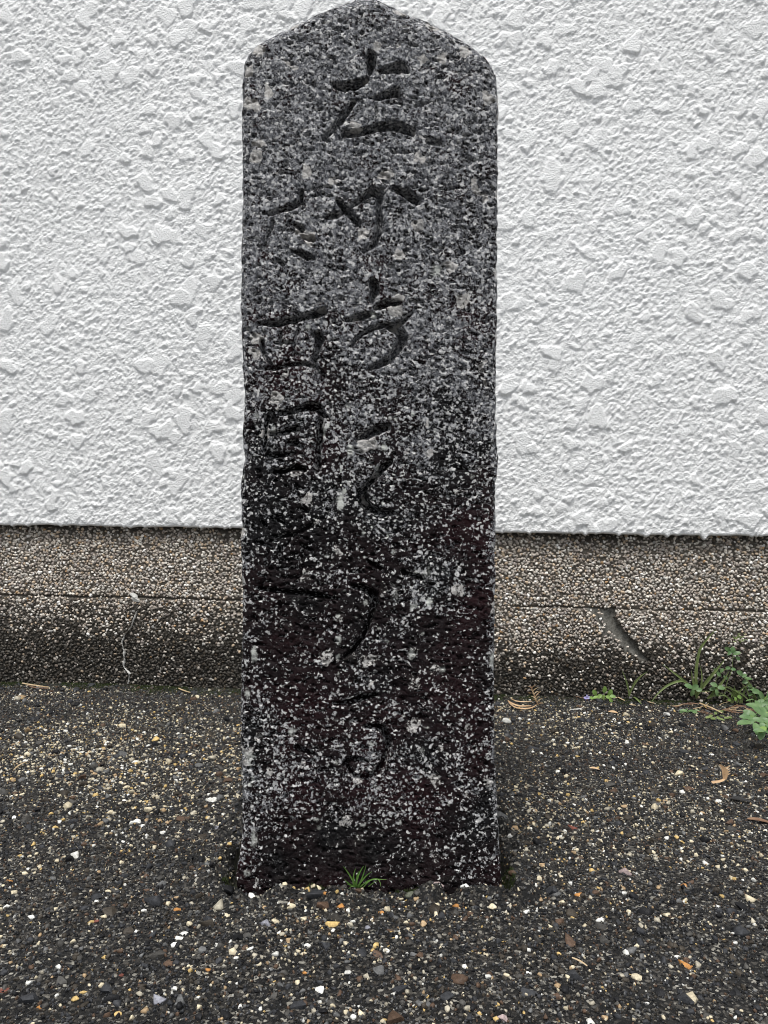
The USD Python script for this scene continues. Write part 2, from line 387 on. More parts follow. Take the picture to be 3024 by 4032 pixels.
def xf(V, size, yaw, tilt, flat=1.0):
    c, s = math.cos(yaw), math.sin(yaw)
    v = V * np.array([size, size, size * flat])
    ct, st = math.cos(tilt), math.sin(tilt)
    v = np.stack([v[:, 0], v[:, 1] * ct - v[:, 2] * st, v[:, 1] * st + v[:, 2] * ct], 1)
    return np.stack([v[:, 0] * c - v[:, 1] * s, v[:, 0] * s + v[:, 1] * c, v[:, 2]], 1)


peb = []                                                    # (x, y, size, colour, shape, yaw, tilt, on-screen size)
for px, py, w, col in NAMED:
    p = on_ground(px, py, 0.001)
    peb.append((p[0], p[1], 0.5 * w * p[1] / FPX, np.array(PAL[col]), RNG.integers(24), RNG.random() * 0.8 - 0.4, RNG.normal() * 0.15, 1e3))
bright_names = ["white", "white", "cream", "cream", "cream", "cream", "tan", "yellow", "grey", "bone", "bone", "bone"]
dark_names = ["slate", "slate", "dark", "dark", "warm", "grey", "stone", "slate", "stone", "brown", "warm"]


def scatter(n, lo, hi, pb, power=2.2, seed=0):
    r = np.random.default_rng(500 + seed)
    out = []
    y = np.sqrt(r.uniform(0.47 ** 2, 1.56 ** 2, n))
    x = r.uniform(-1, 1, n) * (0.51 * y + 0.06)
    keep = (foot_sd(x, y) > 0.006) & (y < WALL_Y0 + WALL_K * x - 0.004)
    x, y = x[keep], y[keep]
    dens = fbm2(x, y, 7.0, 3, 40 + seed)
    near_wall = np.exp(-(WALL_Y0 + WALL_K * x - y) / 0.06)
    patch = sstep(0.30, 0.62, fbm2(x, y, 4.5, 3, 60))
    ppx, ppy = CX + FPX * x / y, CY + FPX * CAM_H / y
    zone = 0.55 + 0.75 * np.exp(-((ppx - 350) / 700) ** 2 - ((ppy - 3150) / 420) ** 2) + 0.35 * np.exp(-((ppx - 2350) / 500) ** 2 - ((ppy - 3250) / 300) ** 2) - 0.30 * np.exp(-((ppx - 2850) / 500) ** 2 - ((ppy - 3950) / 380) ** 2)
    for i in range(len(x)):
        s = lo + (hi - lo) * r.random() ** power
        b = r.random() < pb * (0.15 + 1.7 * dens[i]) * (1 - 0.75 * near_wall[i]) * zone[i] * (0.35 + 1.3 * patch[i])
        col = np.array(PAL[(bright_names if b else dark_names)[r.integers(12 if b else 11)]]) * r.uniform(0.75, 1.15)
        out.append((x[i], y[i], s, col, r.integers(24), r.random() * 6.28, r.normal() * 0.25, 2 * s / y[i] * FPX))
    return out


peb += scatter(17000, 0.0015, 0.0042, 0.44, 2.3, 1)
peb += scatter(1400, 0.0035, 0.010, 0.16, 2.4, 3)
peb.sort(key=lambda a: -a[7])
pos = np.array([(a[0], a[1]) for a in peb])
pz = ground_h(pos[:, 0], pos[:, 1])
for i in range(300):
    x, y, s, col, k, yaw, tilt, _ = peb[i]
    v = xf(SMOOTHED[k][0], s, yaw, tilt, 0.85) + np.array([x, y, pz[i] - s * (0.02 if s > 0.005 else 0.0)])
    part(GROUND, "pebble", (v, SMOOTHED[k][1]), M_STONE, True, tint=col)


def joined(items, zs, flat, sink):
    V, F, T, n = [], [], [], 0
    for (x, y, s, col, k, yaw, tilt, _), z in zip(items, zs):
        v = xf(SHAPES[k][0], s, yaw, tilt, flat)
        v = v + np.array([x, y, z + s * sink])
        V.append(v); F.append(SHAPES[k][1] + n); T.append(np.broadcast_to(col, v.shape)); n += len(v)
    return np.vstack(V), np.vstack(F), np.vstack(T)


V, F, T = joined(peb[300:], pz[300:], 1.05, 0.12)
part(GROUND, "small_pebbles", (V, F), M_STONE, True, tint=T, kind="stuff")

# fine dark grit bedded in the paving: one part, many copies of a few grains
grit = scatter(110000, 0.0008, 0.0019, 0.13, 1.4, 2)
grit_path = numbered(GROUND, "grit")
inst = UsdGeom.PointInstancer.Define(stage, grit_path)
tag(inst.GetPrim(), None, None, None, "stuff")
protos, gcols = [], []
for k in range(40):
    br = k >= 30
    col = np.array(PAL[(bright_names[k - 30] if br else dark_names[k % 11])]) * (0.8 if br else 1.0)
    pth = f"{grit_path}/grain_{k:03d}" if k else f"{grit_path}/grain"
    g = usdkit.mesh(stage, pth, SHAPES[k % 24], M_STONE, smooth=True)
    UsdGeom.PrimvarsAPI(g).CreatePrimvar("tint", Sdf.ValueTypeNames.Color3fArray, "constant").Set(Vt.Vec3fArray.FromNumpy(col.astype(np.float32)[None]))
    protos.append(Sdf.Path(pth))
inst.CreatePrototypesRel().SetTargets(protos)
gr = np.random.default_rng(77)
gp = np.array([(a[0], a[1]) for a in grit]); gs = np.array([a[2] for a in grit])
gz = ground_h(gp[:, 0], gp[:, 1]) + gs * 0.25
isb = np.array([a[3].mean() > 0.12 for a in grit])
idx = np.where(isb, gr.integers(30, 40, len(grit)), gr.integers(0, 30, len(grit)))
yaw = gr.random(len(grit)) * 2 * math.pi
inst.CreateProtoIndicesAttr(Vt.IntArray.FromNumpy(idx.astype(np.int32)))
inst.CreatePositionsAttr(Vt.Vec3fArray.FromNumpy(np.stack([gp[:, 0], gp[:, 1], gz], 1).astype(np.float32)))
inst.CreateScalesAttr(Vt.Vec3fArray.FromNumpy((np.repeat(gs[:, None], 3, 1) * np.array([0.95, 0.95, 1.35])).astype(np.float32)))
inst.CreateOrientationsAttr(Vt.QuathArray([Gf.Quath(float(math.cos(a / 2)), 0.0, 0.0, float(math.sin(a / 2))) for a in yaw]))

# ------------------------------------------------------------------ the wall: stucco above, washed aggregate plinth below
WALL = thing("building_wall", WO, "white roughcast stucco wall on a dark pebble aggregate plinth behind the stone", "wall", None, "thing")
ZB, T0 = 0.325, 0.013
res = 0.0019
SW, SH, RP = 2.2, 1.3, 0.0016
nx, nz_ = int(SW / RP), int(SH / RP)


def stucco_raster():
    r = np.random.default_rng(31)
    ys, xs = np.mgrid[0:nz_, 0:nx] * RP
    wx = xs + 0.006 * (fbm2(xs, ys, 60, 2, 1) - 0.5) * 2
    wy = ys + 0.006 * (fbm2(xs, ys, 60, 2, 2) - 0.5) * 2
    h = np.zeros_like(xs)
    for spacing, amp, seed in ((0.0105, 0.0014, 5), (0.0062, 0.0017, 6), (0.0041, 0.0012, 7)):
        n = int(SW * SH / spacing ** 2 * 1.25)
        q = np.random.default_rng(seed).random((n, 2)) * [SW, SH]
        a = np.random.default_rng(seed + 50).uniform(0.25, 1.0, n)
        d, i = cKDTree(q).query(np.stack([wx, wy], -1).reshape(-1, 2), k=1, workers=4)
        hh = a[i] * (1 - sstep(0.25, 0.95, d / (spacing * 0.75)))
        h += amp * hh.reshape(xs.shape)
    rough = fbm2(xs, ys, 9.0, 2, 12)                              # where the splatter is finer or coarser
    h *= 0.7 + 0.7 * rough
    h += 0.0016 * (fbm2(xs, ys, 180, 3, 9) - 0.5)
    top = np.zeros_like(h)
    n = 1500
    for _ in range(n):
        cx, cy = r.random() * SW, r.random() * SH
        r0 = 0.0055 + 0.0165 * r.random() ** 1.9
        ax = r.uniform(0.7, 1.0)
        rot = r.random() * 3.14
        ph = r.random(4) * 6.28
        R = r0 * 1.6
        i0, i1, j0, j1 = max(int((cy - R) / RP), 0), min(int((cy + R) / RP) + 1, nz_), max(int((cx - R) / RP), 0), min(int((cx + R) / RP) + 1, nx)
        if i1 <= i0 or j1 <= j0:
            continue
        dx, dy = wx[i0:i1, j0:j1] - cx, wy[i0:i1, j0:j1] - cy
        u, v = dx * math.cos(rot) + dy * math.sin(rot), (-dx * math.sin(rot) + dy * math.cos(rot)) / ax
        th, d = np.arctan2(v, u), np.hypot(u, v)
        rad = r0 * (1 + 0.16 * np.cos(2 * th + ph[0]) + 0.13 * np.cos(3 * th + ph[1]) + 0.08 * np.cos(5 * th + ph[2]))
        mk = 1 - sstep(-0.0022, 0.0010, d - rad)
        hh = r.uniform(0.0026, 0.0042) + r.normal() * 0.02 * dx + r.normal() * 0.02 * dy
        top[i0:i1, j0:j1] = np.maximum(top[i0:i1, j0:j1], mk * hh)
    fine = 0.0007 * (fbm2(xs, ys, 120, 3, 14) - 0.5)
    m = sstep(0.0005, 0.0026, top)
    return np.maximum(h * (1 - m), top + fine * m + 0.12 * h) + 0.004 * (fbm2(xs, ys, 2.5, 2, 4) - 0.5)


HS = stucco_raster()
sx = spread(-0.90, 0.90, res, -5.0, 5.0)
szr = spread(ZB + 0.004, 1.44, res, ZB + 0.004, 3.2)


def stucco_h(s, z):
    return map_coordinates(HS, [np.mod((z - ZB) / RP, nz_ - 1), np.mod((s + 1.1) / RP, nx - 1)], order=1, mode="nearest")


r9 = np.random.default_rng(9)
edge = 0.004 * (fbm2(sx, 0 * sx, 22, 3, 2) - 0.5) + 0.0028 * (fbm2(sx, 0 * sx, 90, 2, 3) - 0.5)
drips = [(2300, .0045, .004), (2765, .009, .0055), (2620, .005, .004), (2540, .004, .006), (2430, .003, .004), (2080, .003, .003), (60, .003, .004), (520, .003, .005), (250, .0025, .004)]
for px, dep, wid in drips:
    s0 = on_wall(px, 2090)[0]
    edge -= dep * np.exp(-((sx - s0) / wid) ** 2)
for _ in range(26):
    edge -= r9.uniform(.0008, .003) * np.exp(-((sx - r9.uniform(-.85, .85)) / r9.uniform(.002, .004)) ** 2)
SS, ZZ = np.meshgrid(sx, szr)
OFF = T0 + stucco_h(SS, ZZ)
low = np.exp(-(ZZ - szr[0]) / 0.012)
ZZ2 = ZZ + low * (edge[None, :])
rows_s, rows_z, rows_o = [], [], []
for dz, fo in ((0.0015, -0.006), (-0.0005, 0.25), (-0.0014, 0.55), (-0.0006, 0.85), (0.0018, 1.0)):
    rows_s.append(sx); rows_z.append(ZB + edge + dz); rows_o.append(np.full_like(sx, fo) if fo < 0 else OFF[0] * fo)
S3 = np.vstack([np.array(rows_s), SS]); Z3 = np.vstack([np.array(rows_z), ZZ2]); O3 = np.vstack([np.array(rows_o), OFF])
O3 = np.vstack([O3, np.full((1, len(sx)), -0.2)]); S3 = np.vstack([S3, sx[None]]); Z3 = np.vstack([Z3, np.full((1, len(sx)), 3.2)])   # coping back
part(WALL, "stucco", (wall_pt(S3, Z3, O3).reshape(-1, 3), grid_faces(*S3.shape)), M_STUCCO, True)

# plinth
CRACK_Z = 0.1805
ps = spread(-0.88, 0.88, 0.003, -5.0, 5.0)
pzv = np.concatenate([[-0.10, -0.05], np.arange(-0.02, 0.160, 0.0035), np.arange(0.160, 0.200, 0.0015), np.arange(0.200, ZB + 0.02, 0.0035)])
PS, PZ = np.meshgrid(ps, pzv)
spall_r = np.array([(2415, 2392), (2422, 2403), (2428, 2434), (2456, 2481), (2496, 2522), (2530, 2569), (2564, 2600)], float)
spall_l = np.array([(2300, 2392), (2307, 2407), (2355, 2455), (2367, 2495), (2430, 2545), (2496, 2590), (2560, 2606)], float)
sr_s, sr_z, _ = on_wall(spall_r[:, 0], spall_r[:, 1])
sl_s, sl_z, _ = on_wall(spall_l[:, 0], spall_l[:, 1])


def spall_mask(s, z):
    """0..1 depth of the broken-out wedge: sharp on its right lip, running out to the left"""
    o = np.argsort(sr_z); right = np.interp(z, sr_z[o], sr_s[o], left=-9, right=-9)
    o = np.argsort(sl_z); left = np.interp(z, sl_z[o], sl_s[o], left=-9, right=-9)
    jit = 0.011 * (fbm2(s, z, 90, 3, 6) - 0.5)
    inside = (s < right + jit) & (s > left + jit * 2.5) & (right > -8) & (z < CRACK_Z - 0.0005)
    return np.where(inside, np.clip((s - left) / np.maximum(right - left, 1e-4), 0.05, 1) ** 0.8, 0.0), inside


def crack_line(s):
    return CRACK_Z + 0.007 * (fbm2(s, 0 * s, 9, 3, 3) - 0.5) + 0.0036 * (fbm2(s, 0 * s, 60, 2, 8) - 0.5)


def grime(s, z):
    n = fbm2(s, z, 7.0, 4, 17) - 0.5
    n2 = fbm2(s, z, 40.0, 3, 27) - 0.5
    g = 0.0 + 0.97 * sstep(0.175, 0.035, z + 0.07 * n)
    leftw = sstep(-0.05, -0.35, s)
    g = g + (0.22 * np.exp(-((z - 0.158) / 0.022) ** 2) * leftw) + 0.26 * leftw * sstep(0.19, 0.13, z + 0.04 * n)
    g = g + 0.30 * sstep(0.35, 0.75, s) * sstep(0.16, 0.30, z + 0.05 * n) * 0.8
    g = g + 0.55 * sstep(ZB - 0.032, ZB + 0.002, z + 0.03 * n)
    g = g + 0.35 * n + 0.3 * n2
    return np.clip(g, 0, 1)


sm, sin_ = spall_mask(PS, PZ)
cl = np.exp(-((PZ - crack_line(PS)) / 0.0016) ** 2) * (0.55 + 0.45 * sstep(0.1, 0.35, np.abs(PS)))
rightlow = sstep(0.30, 0.42, PS) * sstep(CRACK_Z, CRACK_Z - 0.002, PZ) * 0.0022
PO = 0.003 * (fbm2(PS, PZ, 18, 3, 4) - 0.5) - 0.006 * cl * np.clip(2.6 * fbm2(PS, 0 * PS, 14, 3, 44) - 0.6, 0.15, 1.3) - 0.009 * sm + rightlow + 0.0012 * sin_ * (fbm2(PS, PZ, 110, 3, 6) - 0.5) * 2
PG = grime(PS, PZ)
bare = gaussian_filter(sin_.astype(float), 0.6) * 0.95
PLINTH = part(WALL, "plinth", (wall_pt(PS, PZ, PO).reshape(-1, 3), grid_faces(*PS.shape)), M_MORTAR, True,
              attrs={"bare": bare.ravel(), "grime": (PG * (1 - 0.75 * bare)).ravel()})

# grains of the plinth
rg = np.random.default_rng(41)
sp = 0.0063
cs, cz = np.meshgrid(np.arange(-0.87, 0.87, sp), np.arange(0.002, ZB - 0.001, sp * 0.86))
cs = cs + (np.arange(cs.shape[0])[:, None] % 2) * sp / 2
cs, cz = cs.ravel() + rg.normal(size=cs.size) * sp * 0.24, cz.ravel() + rg.normal(size=cs.size) * sp * 0.24
left_run = np.random.default_rng(43).random(cs.size)
n_big = cs.size
fs = rg.uniform(-.87, .87, 9000); fz = rg.uniform(.003, ZB - .002, 9000)
cs, cz = np.concatenate([cs, fs]), np.concatenate([cz, fz])
big = np.arange(len(cs)) < n_big
smv, ins = spall_mask(cs, cz)
ins = ins & (rg.random(len(cs)) < 0.05 + 1.5 * smv)
keep = ~ins & (np.abs(cz - crack_line(cs)) > 0.0018) & (rg.random(cs.size) > 0.03)
cs, cz, big = cs[keep], cz[keep], big[keep]
gg = grime(cs, cz)
co = 0.003 * (fbm2(cs, cz, 18, 3, 4) - 0.5) + sstep(0.30, 0.42, cs) * (cz < CRACK_Z) * 0.0022
WPAL = np.array([(.42, .38, .33), (.50, .47, .42), (.30, .26, .22), (.36, .28, .20), (.23, .20, .18), (.28, .26, .23), (.55, .53, .50), (.33, .29, .25), (.20, .16, .13), (.30, .19, .10)])
WP = np.array([.19, .10, .17, .11, .13, .10, .05, .10, .04, .01])
sizes = sp * np.where(big, 0.54 + 0.26 * rg.random(len(cs)) ** 1.5, 0.36 + 0.1 * rg.random(len(cs)))
pick = rg.choice(10, len(cs), p=WP)
dk = sstep(-0.10, 0.25, gg - rg.random(len(cs)))
cols = WPAL[pick] * rg.uniform(1.1, 1.55, (len(cs), 1))
cols = cols * (1 - dk[:, None] * 0.93) + dk[:, None] * 0.93 * np.array([.021, .018, .0135])
order = np.argsort(-sizes)
E3 = np.stack([WD, np.array([0, 0, 1.0]), WN], 0)                  # local x, y, z -> world


def wall_grain(i, src):
    v, f = src[i % 24]
    v = xf(v, sizes[i], rg.random() * 6.28, rg.normal() * 0.2, 1.0) * np.array([1, 0.92, 0.9])
    return v @ E3 + wall_pt(cs[i], cz[i], co[i] + sizes[i] * 0.12), f


for i in order[:300]:
    v, f = wall_grain(int(i), SMOOTHED)
    part(PLINTH, "grain", (v, f), M_GRAIN, True, tint=cols[i])
V, F, T, n = [], [], [], 0
for i in order[300:]:
    v, f = wall_grain(int(i), SHAPES)
    V.append(v); F.append(f + n); T.append(np.broadcast_to(cols[i], v.shape)); n += len(v)
part(PLINTH, "small_grains", (np.vstack(V), np.vstack(F)), M_GRAIN, True, tint=np.vstack(T), kind="stuff")


# ------------------------------------------------------------------ the stone marker with its carved writing
CARVED = [
    # each stroke: [(px, py, width)], depth factor
    ([(1460, 218, 40), (1463, 247, 40), (1453, 290, 14)], 1.0), ([(1498, 284, 15), (1544, 272, 30), (1576, 266, 44), (1597, 277, 30)], 1.0),
    ([(1312, 333, 15), (1350, 342, 36), (1396, 336, 32), (1443, 313, 18)], 1.0), ([(1477, 388, 18), (1518, 377, 25), (1561, 362, 30)], .95),
    ([(1480, 417, 12), (1480, 458, 12)], .45), ([(1393, 400, 18), (1341, 472, 24), (1275, 547, 17)], .9),
    ([(1353, 527, 25), (1414, 524, 22), (1489, 501, 25), (1558, 497, 36), (1622, 518, 28)], 1.0), ([(1690, 560, 20), (1730, 562, 22)], .6),
    ([(1330, 787, 22), (1367, 825, 30), (1402, 865, 24), (1419, 888, 10)], 1.0), ([(1283, 854, 12), (1321, 845, 22), (1356, 833, 15)], .8),
    ([(1385, 810, 14), (1428, 775, 20), (1469, 752, 34), (1492, 764, 28), (1492, 810, 20), (1495, 868, 22), (1489, 920, 24), (1471, 958, 24), (1431, 990, 14)], .85),
    ([(1567, 749, 20), (1607, 764, 36), (1645, 790, 28)], 1.0),
    ([(1187, 750, 14), (1183, 796, 20)], .9), ([(1185, 793, 18), (1150, 812, 20), (1112, 825, 18), (1058, 843, 15)], .95), ([(1075, 866, 14), (1066, 900, 16), (1048, 935, 14), (1038, 975, 14)], .6),
    ([(1143, 870, 12), (1116, 906, 10)], .7), ([(1162, 883, 18), (1189, 897, 20)], .9), ([(1197, 933, 14), (1231, 937, 22)], .9),
    ([(1150, 983, 10), (1183, 995, 22), (1212, 1012, 26), (1235, 1013, 16)], .9), ([(1093, 1024, 14), (1112, 1036, 20)], .8),
    ([(1019, 1273, 15), (1088, 1273, 23), (1164, 1256, 23), (1225, 1241, 24), (1271, 1226, 28)], 1.0), ([(1104, 1306, 13), (1108, 1354, 10)], .6),
    ([(1173, 1297, 12), (1164, 1332, 12), (1156, 1347, 12)], .6), ([(1119, 1349, 12), (1162, 1347, 12)], .7),
    ([(1249, 1321, 34), (1258, 1336, 36), (1249, 1371, 22), (1240, 1414, 20), (1236, 1430, 18)], .9), ([(1032, 1343, 20), (1030, 1371, 20), (1047, 1414, 14), (1067, 1436, 12)], .75),
    ([(1158, 1360, 13), (1154, 1397, 13)], .7), ([(1047, 1451, 15), (1093, 1447, 18), (1145, 1434, 16), (1197, 1430, 16), (1236, 1436, 18), (1279, 1477, 13)], .85),
    ([(1471, 1112, 32), (1474, 1141, 34), (1463, 1186, 13)], 1.0), ([(1362, 1260, 12), (1399, 1252, 22), (1450, 1236, 22)], .95), ([(1479, 1210, 20), (1519, 1193, 28), (1572, 1191, 17)], .95),
    ([(1612, 1186, 13), (1665, 1186, 13)], .5),
    ([(1381, 1361, 12), (1426, 1313, 16), (1471, 1290, 18), (1513, 1279, 20), (1559, 1290, 32), (1580, 1313, 36), (1585, 1335, 34), (1569, 1369, 30), (1535, 1412, 26), (1492, 1438, 22), (1455, 1451, 14)], .95),
    ([(1561, 1282, 26), (1598, 1255, 17), (1625, 1231, 8)], .8),
    ([(1102, 1627, 17), (1154, 1619, 20), (1208, 1599, 26), (1251, 1603, 32), (1269, 1629, 26), (1284, 1636, 18)], 1.0), ([(1052, 1642, 15), (1047, 1686, 16), (1043, 1734, 14), (1039, 1777, 13)], .75),
    ([(1260, 1651, 22), (1258, 1701, 24), (1256, 1744, 24), (1251, 1799, 25), (1249, 1853, 24)], .8), ([(1067, 1710, 14), (1119, 1703, 20), (1167, 1681, 22)], .85),
    ([(1132, 1742, 18), (1167, 1744, 20), (1188, 1760, 16)], .7), ([(1056, 1799, 16), (1102, 1792, 18), (1154, 1783, 14)], .8), ([(1073, 1859, 18), (1132, 1851, 18), (1164, 1840, 22), (1199, 1846, 22)], .9),
    ([(1407, 1725, 18), (1444, 1714, 28), (1482, 1693, 34), (1527, 1680, 22)], 1.0),
    ([(1535, 1820, 22), (1508, 1841, 26), (1471, 1884, 22), (1439, 1918, 22), (1423, 1947, 30), (1429, 1977, 34), (1450, 1998, 34), (1482, 2014, 26), (1545, 2024, 13)], 1.0),
    ([(1450, 2212, 18), (1500, 2236, 22)], .7), ([(1587, 2252, 20), (1660, 2278, 17)], .6),
    ([(1034, 2056, 16), (1045, 2073, 16)], .7), ([(1073, 2045, 12), (1097, 2052, 18), (1119, 2060, 12)], .75), ([(1180, 2006, 13), (1196, 2010, 16), (1212, 2018, 14)], .65),
    ([(1075, 2112, 12), (1123, 2110, 14), (1167, 2102, 14), (1197, 2084, 14), (1230, 2067, 14)], .7), ([(1162, 2100, 11), (1145, 2128, 11), (1120, 2152, 10)], .5),
    ([(1008, 2136, 15), (1045, 2145, 17), (1071, 2158, 13)], .65), ([(1058, 2166, 11), (1045, 2215, 12), (1052, 2262, 11), (1028, 2310, 12)], .45),
    ([(1100, 2152, 12), (1103, 2210, 12), (1106, 2272, 12)], .55), ([(1188, 2145, 15), (1210, 2158, 19), (1228, 2166, 13)], .7), ([(1192, 2168, 12), (1190, 2220, 12), (1186, 2270, 12)], .5),
    ([(1106, 2206, 10), (1186, 2202, 10)], .45), ([(1108, 2239, 10), (1184, 2236, 10)], .5), ([(1110, 2273, 12), (1178, 2271, 12)], .6),
    ([(1020, 2318, 16), (1092, 2327, 19), (1181, 2334, 19), (1265, 2345, 20), (1337, 2358, 10)], 1.0),
    ([(1390, 2309, 17), (1430, 2314, 26), (1471, 2341, 32), (1475, 2372, 27), (1464, 2416, 22), (1448, 2465, 20), (1426, 2515, 20), (1390, 2559, 19), (1359, 2586, 13)], 1.0),
    ([(1315, 2770, 14), (1379, 2764, 18), (1425, 2750, 26), (1480, 2735, 16)], .9),
    ([(1440, 2863, 18), (1477, 2860, 24), (1512, 2880, 30), (1529, 2915, 32), (1526, 2952, 28), (1509, 3005, 26), (1483, 3039, 22), (1443, 3062, 22), (1396, 3057, 14)], .8),
    ([(1356, 3012, 16), (1379, 2990, 20), (1419, 2993, 18), (1450, 2998, 12)], .95), ([(1366, 3013, 15), (1378, 3040, 16), (1396, 3057, 18)], .9), ([(1172, 2945, 26), (1233, 2968, 18)], .6),
]
OUT_L = np.array([(-26, 1418), (-22, 1385), (-12, 1350), (0, 1322), (43, 1216), (108, 1088), (155, 1008), (188, 972), (224, 954), (268, 947), (347, 951), (500, 949), (800, 948), (1000, 945), (1200, 943), (1400, 950), (1600, 957), (1700, 950), (1800, 956), (1870, 945), (2000, 947), (2200, 944), (2300, 948), (2500, 948), (2700, 943), (2800, 942), (3000, 945), (3200, 950), (3350, 944), (3450, 928), (3640, 922)], float)
OUT_R = np.array([(-26, 1455), (-22, 1490), (-12, 1525), (0, 1556), (22, 1594), (61, 1696), (101, 1775), (152, 1855), (195, 1913), (239, 1942), (289, 1956), (347, 1963), (427, 1969), (506, 1963), (800, 1963), (1200, 1963), (1400, 1957), (1700, 1957), (1800, 1965), (1900, 1956), (2000, 1955), (2200, 1955), (2500, 1950), (2700, 1948), (2900, 1952), (3100, 1958), (3300, 1968), (3400, 1975), (3480, 1978), (3640, 1982)], float)

vr = np.concatenate([np.arange(-26, 240, 3.4), np.arange(240, 3560, 4.0), np.arange(3560, 3640, 16)])
nu = 262
uu = (1 - np.cos(np.linspace(0, math.pi, nu))) / 2
uu = 0.12 * uu + 0.88 * np.linspace(0, 1, nu)
eL = np.interp(vr, OUT_L[:, 0], OUT_L[:, 1]) + 15 * (fbm2(vr, 0 * vr, 1 / 48, 4, 71) - 0.5)
eR = np.interp(vr, OUT_R[:, 0], OUT_R[:, 1]) + 15 * (fbm2(vr, 0 * vr, 1 / 48, 4, 72) - 0.5)
PXg = eL[:, None] + (eR - eL)[:, None] * uu[None]
PYg = np.broadcast_to(vr[:, None], PXg.shape).copy()
bpts = np.concatenate([np.stack([eL, vr], 1)[vr < 3700], np.stack([eR, vr], 1), np.stack([np.linspace(eL[0], eR[0], 30), np.full(30, vr[0])], 1)])
ed, _ = cKDTree(bpts).query(np.stack([PXg, PYg], -1).reshape(-1, 2), workers=4)
ed = ed.reshape(PXg.shape)
nzed = fbm2(PXg, PYg, 1 / 90, 4, 61)
RAD = (38 + 34 * sstep(420, 120, PYg)) * (0.55 + 0.9 * nzed)
tt = np.clip(1 - ed / RAD, 0, 1)
depth = (RAD * SPX * 0.9) * (1 - np.sqrt(np.clip(1 - tt ** 2, 0, 1)))
# dressed, pecked and weathered face
depth += 0.0060 * (fbm2(PXg, PYg, 1 / 420, 3, 51) - 0.5)
depth += 0.0034 * (fbm2(PXg, PYg * 1.5, 1 / 75, 3, 52) - 0.5)
depth += 0.0034 * (fbm2(PXg, PYg * 1.4, 1 / 24, 3, 53) - 0.5)
pk = fbm2(PXg * 0.8, PYg * 1.5, 1 / 17, 2, 54)
depth += 0.0045 * sstep(0.57, 0.78, pk)
pit_r = np.random.default_rng(55)
# carved strokes
carve = np.zeros_like(depth)
jx = 9 * (fbm2(PXg, PYg, 1 / 22, 3, 56) - 0.5); jy = 9 * (fbm2(PXg, PYg, 1 / 22, 3, 57) - 0.5)
wmod = 0.35 + 0.42 * fbm2(PXg, PYg, 1 / 14, 3, 58)
for pts, k in CARVED:
    P = np.array(pts, float)
    x0, x1, y0, y1 = P[:, 0].min() - 40, P[:, 0].max() + 40, P[:, 1].min() - 40, P[:, 1].max() + 40
    r0, r1 = np.searchsorted(vr, y0), np.searchsorted(vr, y1)
    sl = (slice(r0, r1), slice(None))
    X, Y = PXg[sl] + jx[sl], PYg[sl] + jy[sl]
    best = np.zeros_like(X)
    for (ax, ay, aw), (bx, by, bw) in zip(P[:-1], P[1:]):
        L2 = (bx - ax) ** 2 + (by - ay) ** 2
        t = np.clip(((X - ax) * (bx - ax) + (Y - ay) * (by - ay)) / L2, 0, 1)
        w = (aw + (bw - aw) * t) * wmod[sl]
        d = np.hypot(X - ax - t * (bx - ax), Y - ay - t * (by - ay)) / w
        prof = np.clip(1.12 - d, 0, 1) ** 0.65
        best = np.maximum(best, prof * np.minimum(w * SPX * 4.0, 0.015))
    carve[sl] = np.maximum(carve[sl], best * (k if k < 0.7 else 0.15 + 0.85 * k) * (1.0 if P[:, 1].mean() < 1500 else 1.0))
depth += carve * 1.15

local = (PXg - CX)[..., None] * SPX * R_ + (CY - PYg)[..., None] * SPX * U_ + (STONE_Y + depth)[..., None] * F_ + EYE
STONE = thing("stone_marker", (base_c[0], base_c[1], 0.0), "weathered dark granite guide stone with carved Japanese characters and a peaked top", "stone marker")
# stain (grime and dark lichen) by place on the face
s_tab = np.array([(-30, .05), (300, .10), (700, .17), (1100, .22), (1350, .32), (1600, .52), (1850, .72), (2100, .90), (2350, .98), (2600, .98), (2800, .90), (3000, .78), (3200, .80), (3320, .98), (3420, 1.2), (3520, 1.35), (3700, 1.4)])
stain = np.interp(PYg, s_tab[:, 0], s_tab[:, 1])


def blob(x, y, rx, ry, a):
    global stain
    stain = stain + a * np.exp(-((PXg - x) / rx) ** 2 - ((PYg - y) / ry) ** 2)


for b in [(1680, 2270, 130, 120, -.42), (1480, 2900, 120, 180, -.20), (1880, 480, 90, 300, .16), (1860, 1200, 110, 260, .10), (1160, 2050, 150, 250, .10), (1150, 2520, 190, 200, .14), (1620, 2500, 200, 200, .02),
          (1820, 2300, 110, 260, .12), (1830, 2620, 110, 160, .12), (1560, 1780, 170, 120, -.16), (1380, 1720, 60, 160, -.18), (1340, 1950, 60, 90, -.15), (1050, 3120, 100, 160, -.22), (1840, 3150, 110, 170, .02),
          (1330, 3330, 240, 80, .35), (1000, 3400, 60, 90, -.5), (1880, 3380, 90, 90, -.3), (1180, 1000, 160, 200, -.03), (1100, 1500, 140, 80, .10), (1150, 1800, 140, 90, .14), (1500, 640, 260, 160, -.04), (1640, 1380, 130, 160, -.10), (1200, 300, 170, 140, -.05)]:
    blob(*b)
rim = np.minimum(PXg - eL[:, None], eR[:, None] - PXg)
stain = stain + 0.62 * (fbm2(PXg, PYg, 1 / 150, 3, 83) - 0.5) * sstep(900, 1700, PYg)
stain = stain - sstep(1250, 2000, PYg) * sstep(3480, 3380, PYg) * 0.42 * np.exp(-(rim / 26) ** 2) * (0.4 + 1.2 * fbm2(PXg, PYg, 1 / 60, 3, 81))
stain = np.clip(stain, 0, 1.8)
lich = np.zeros_like(stain)
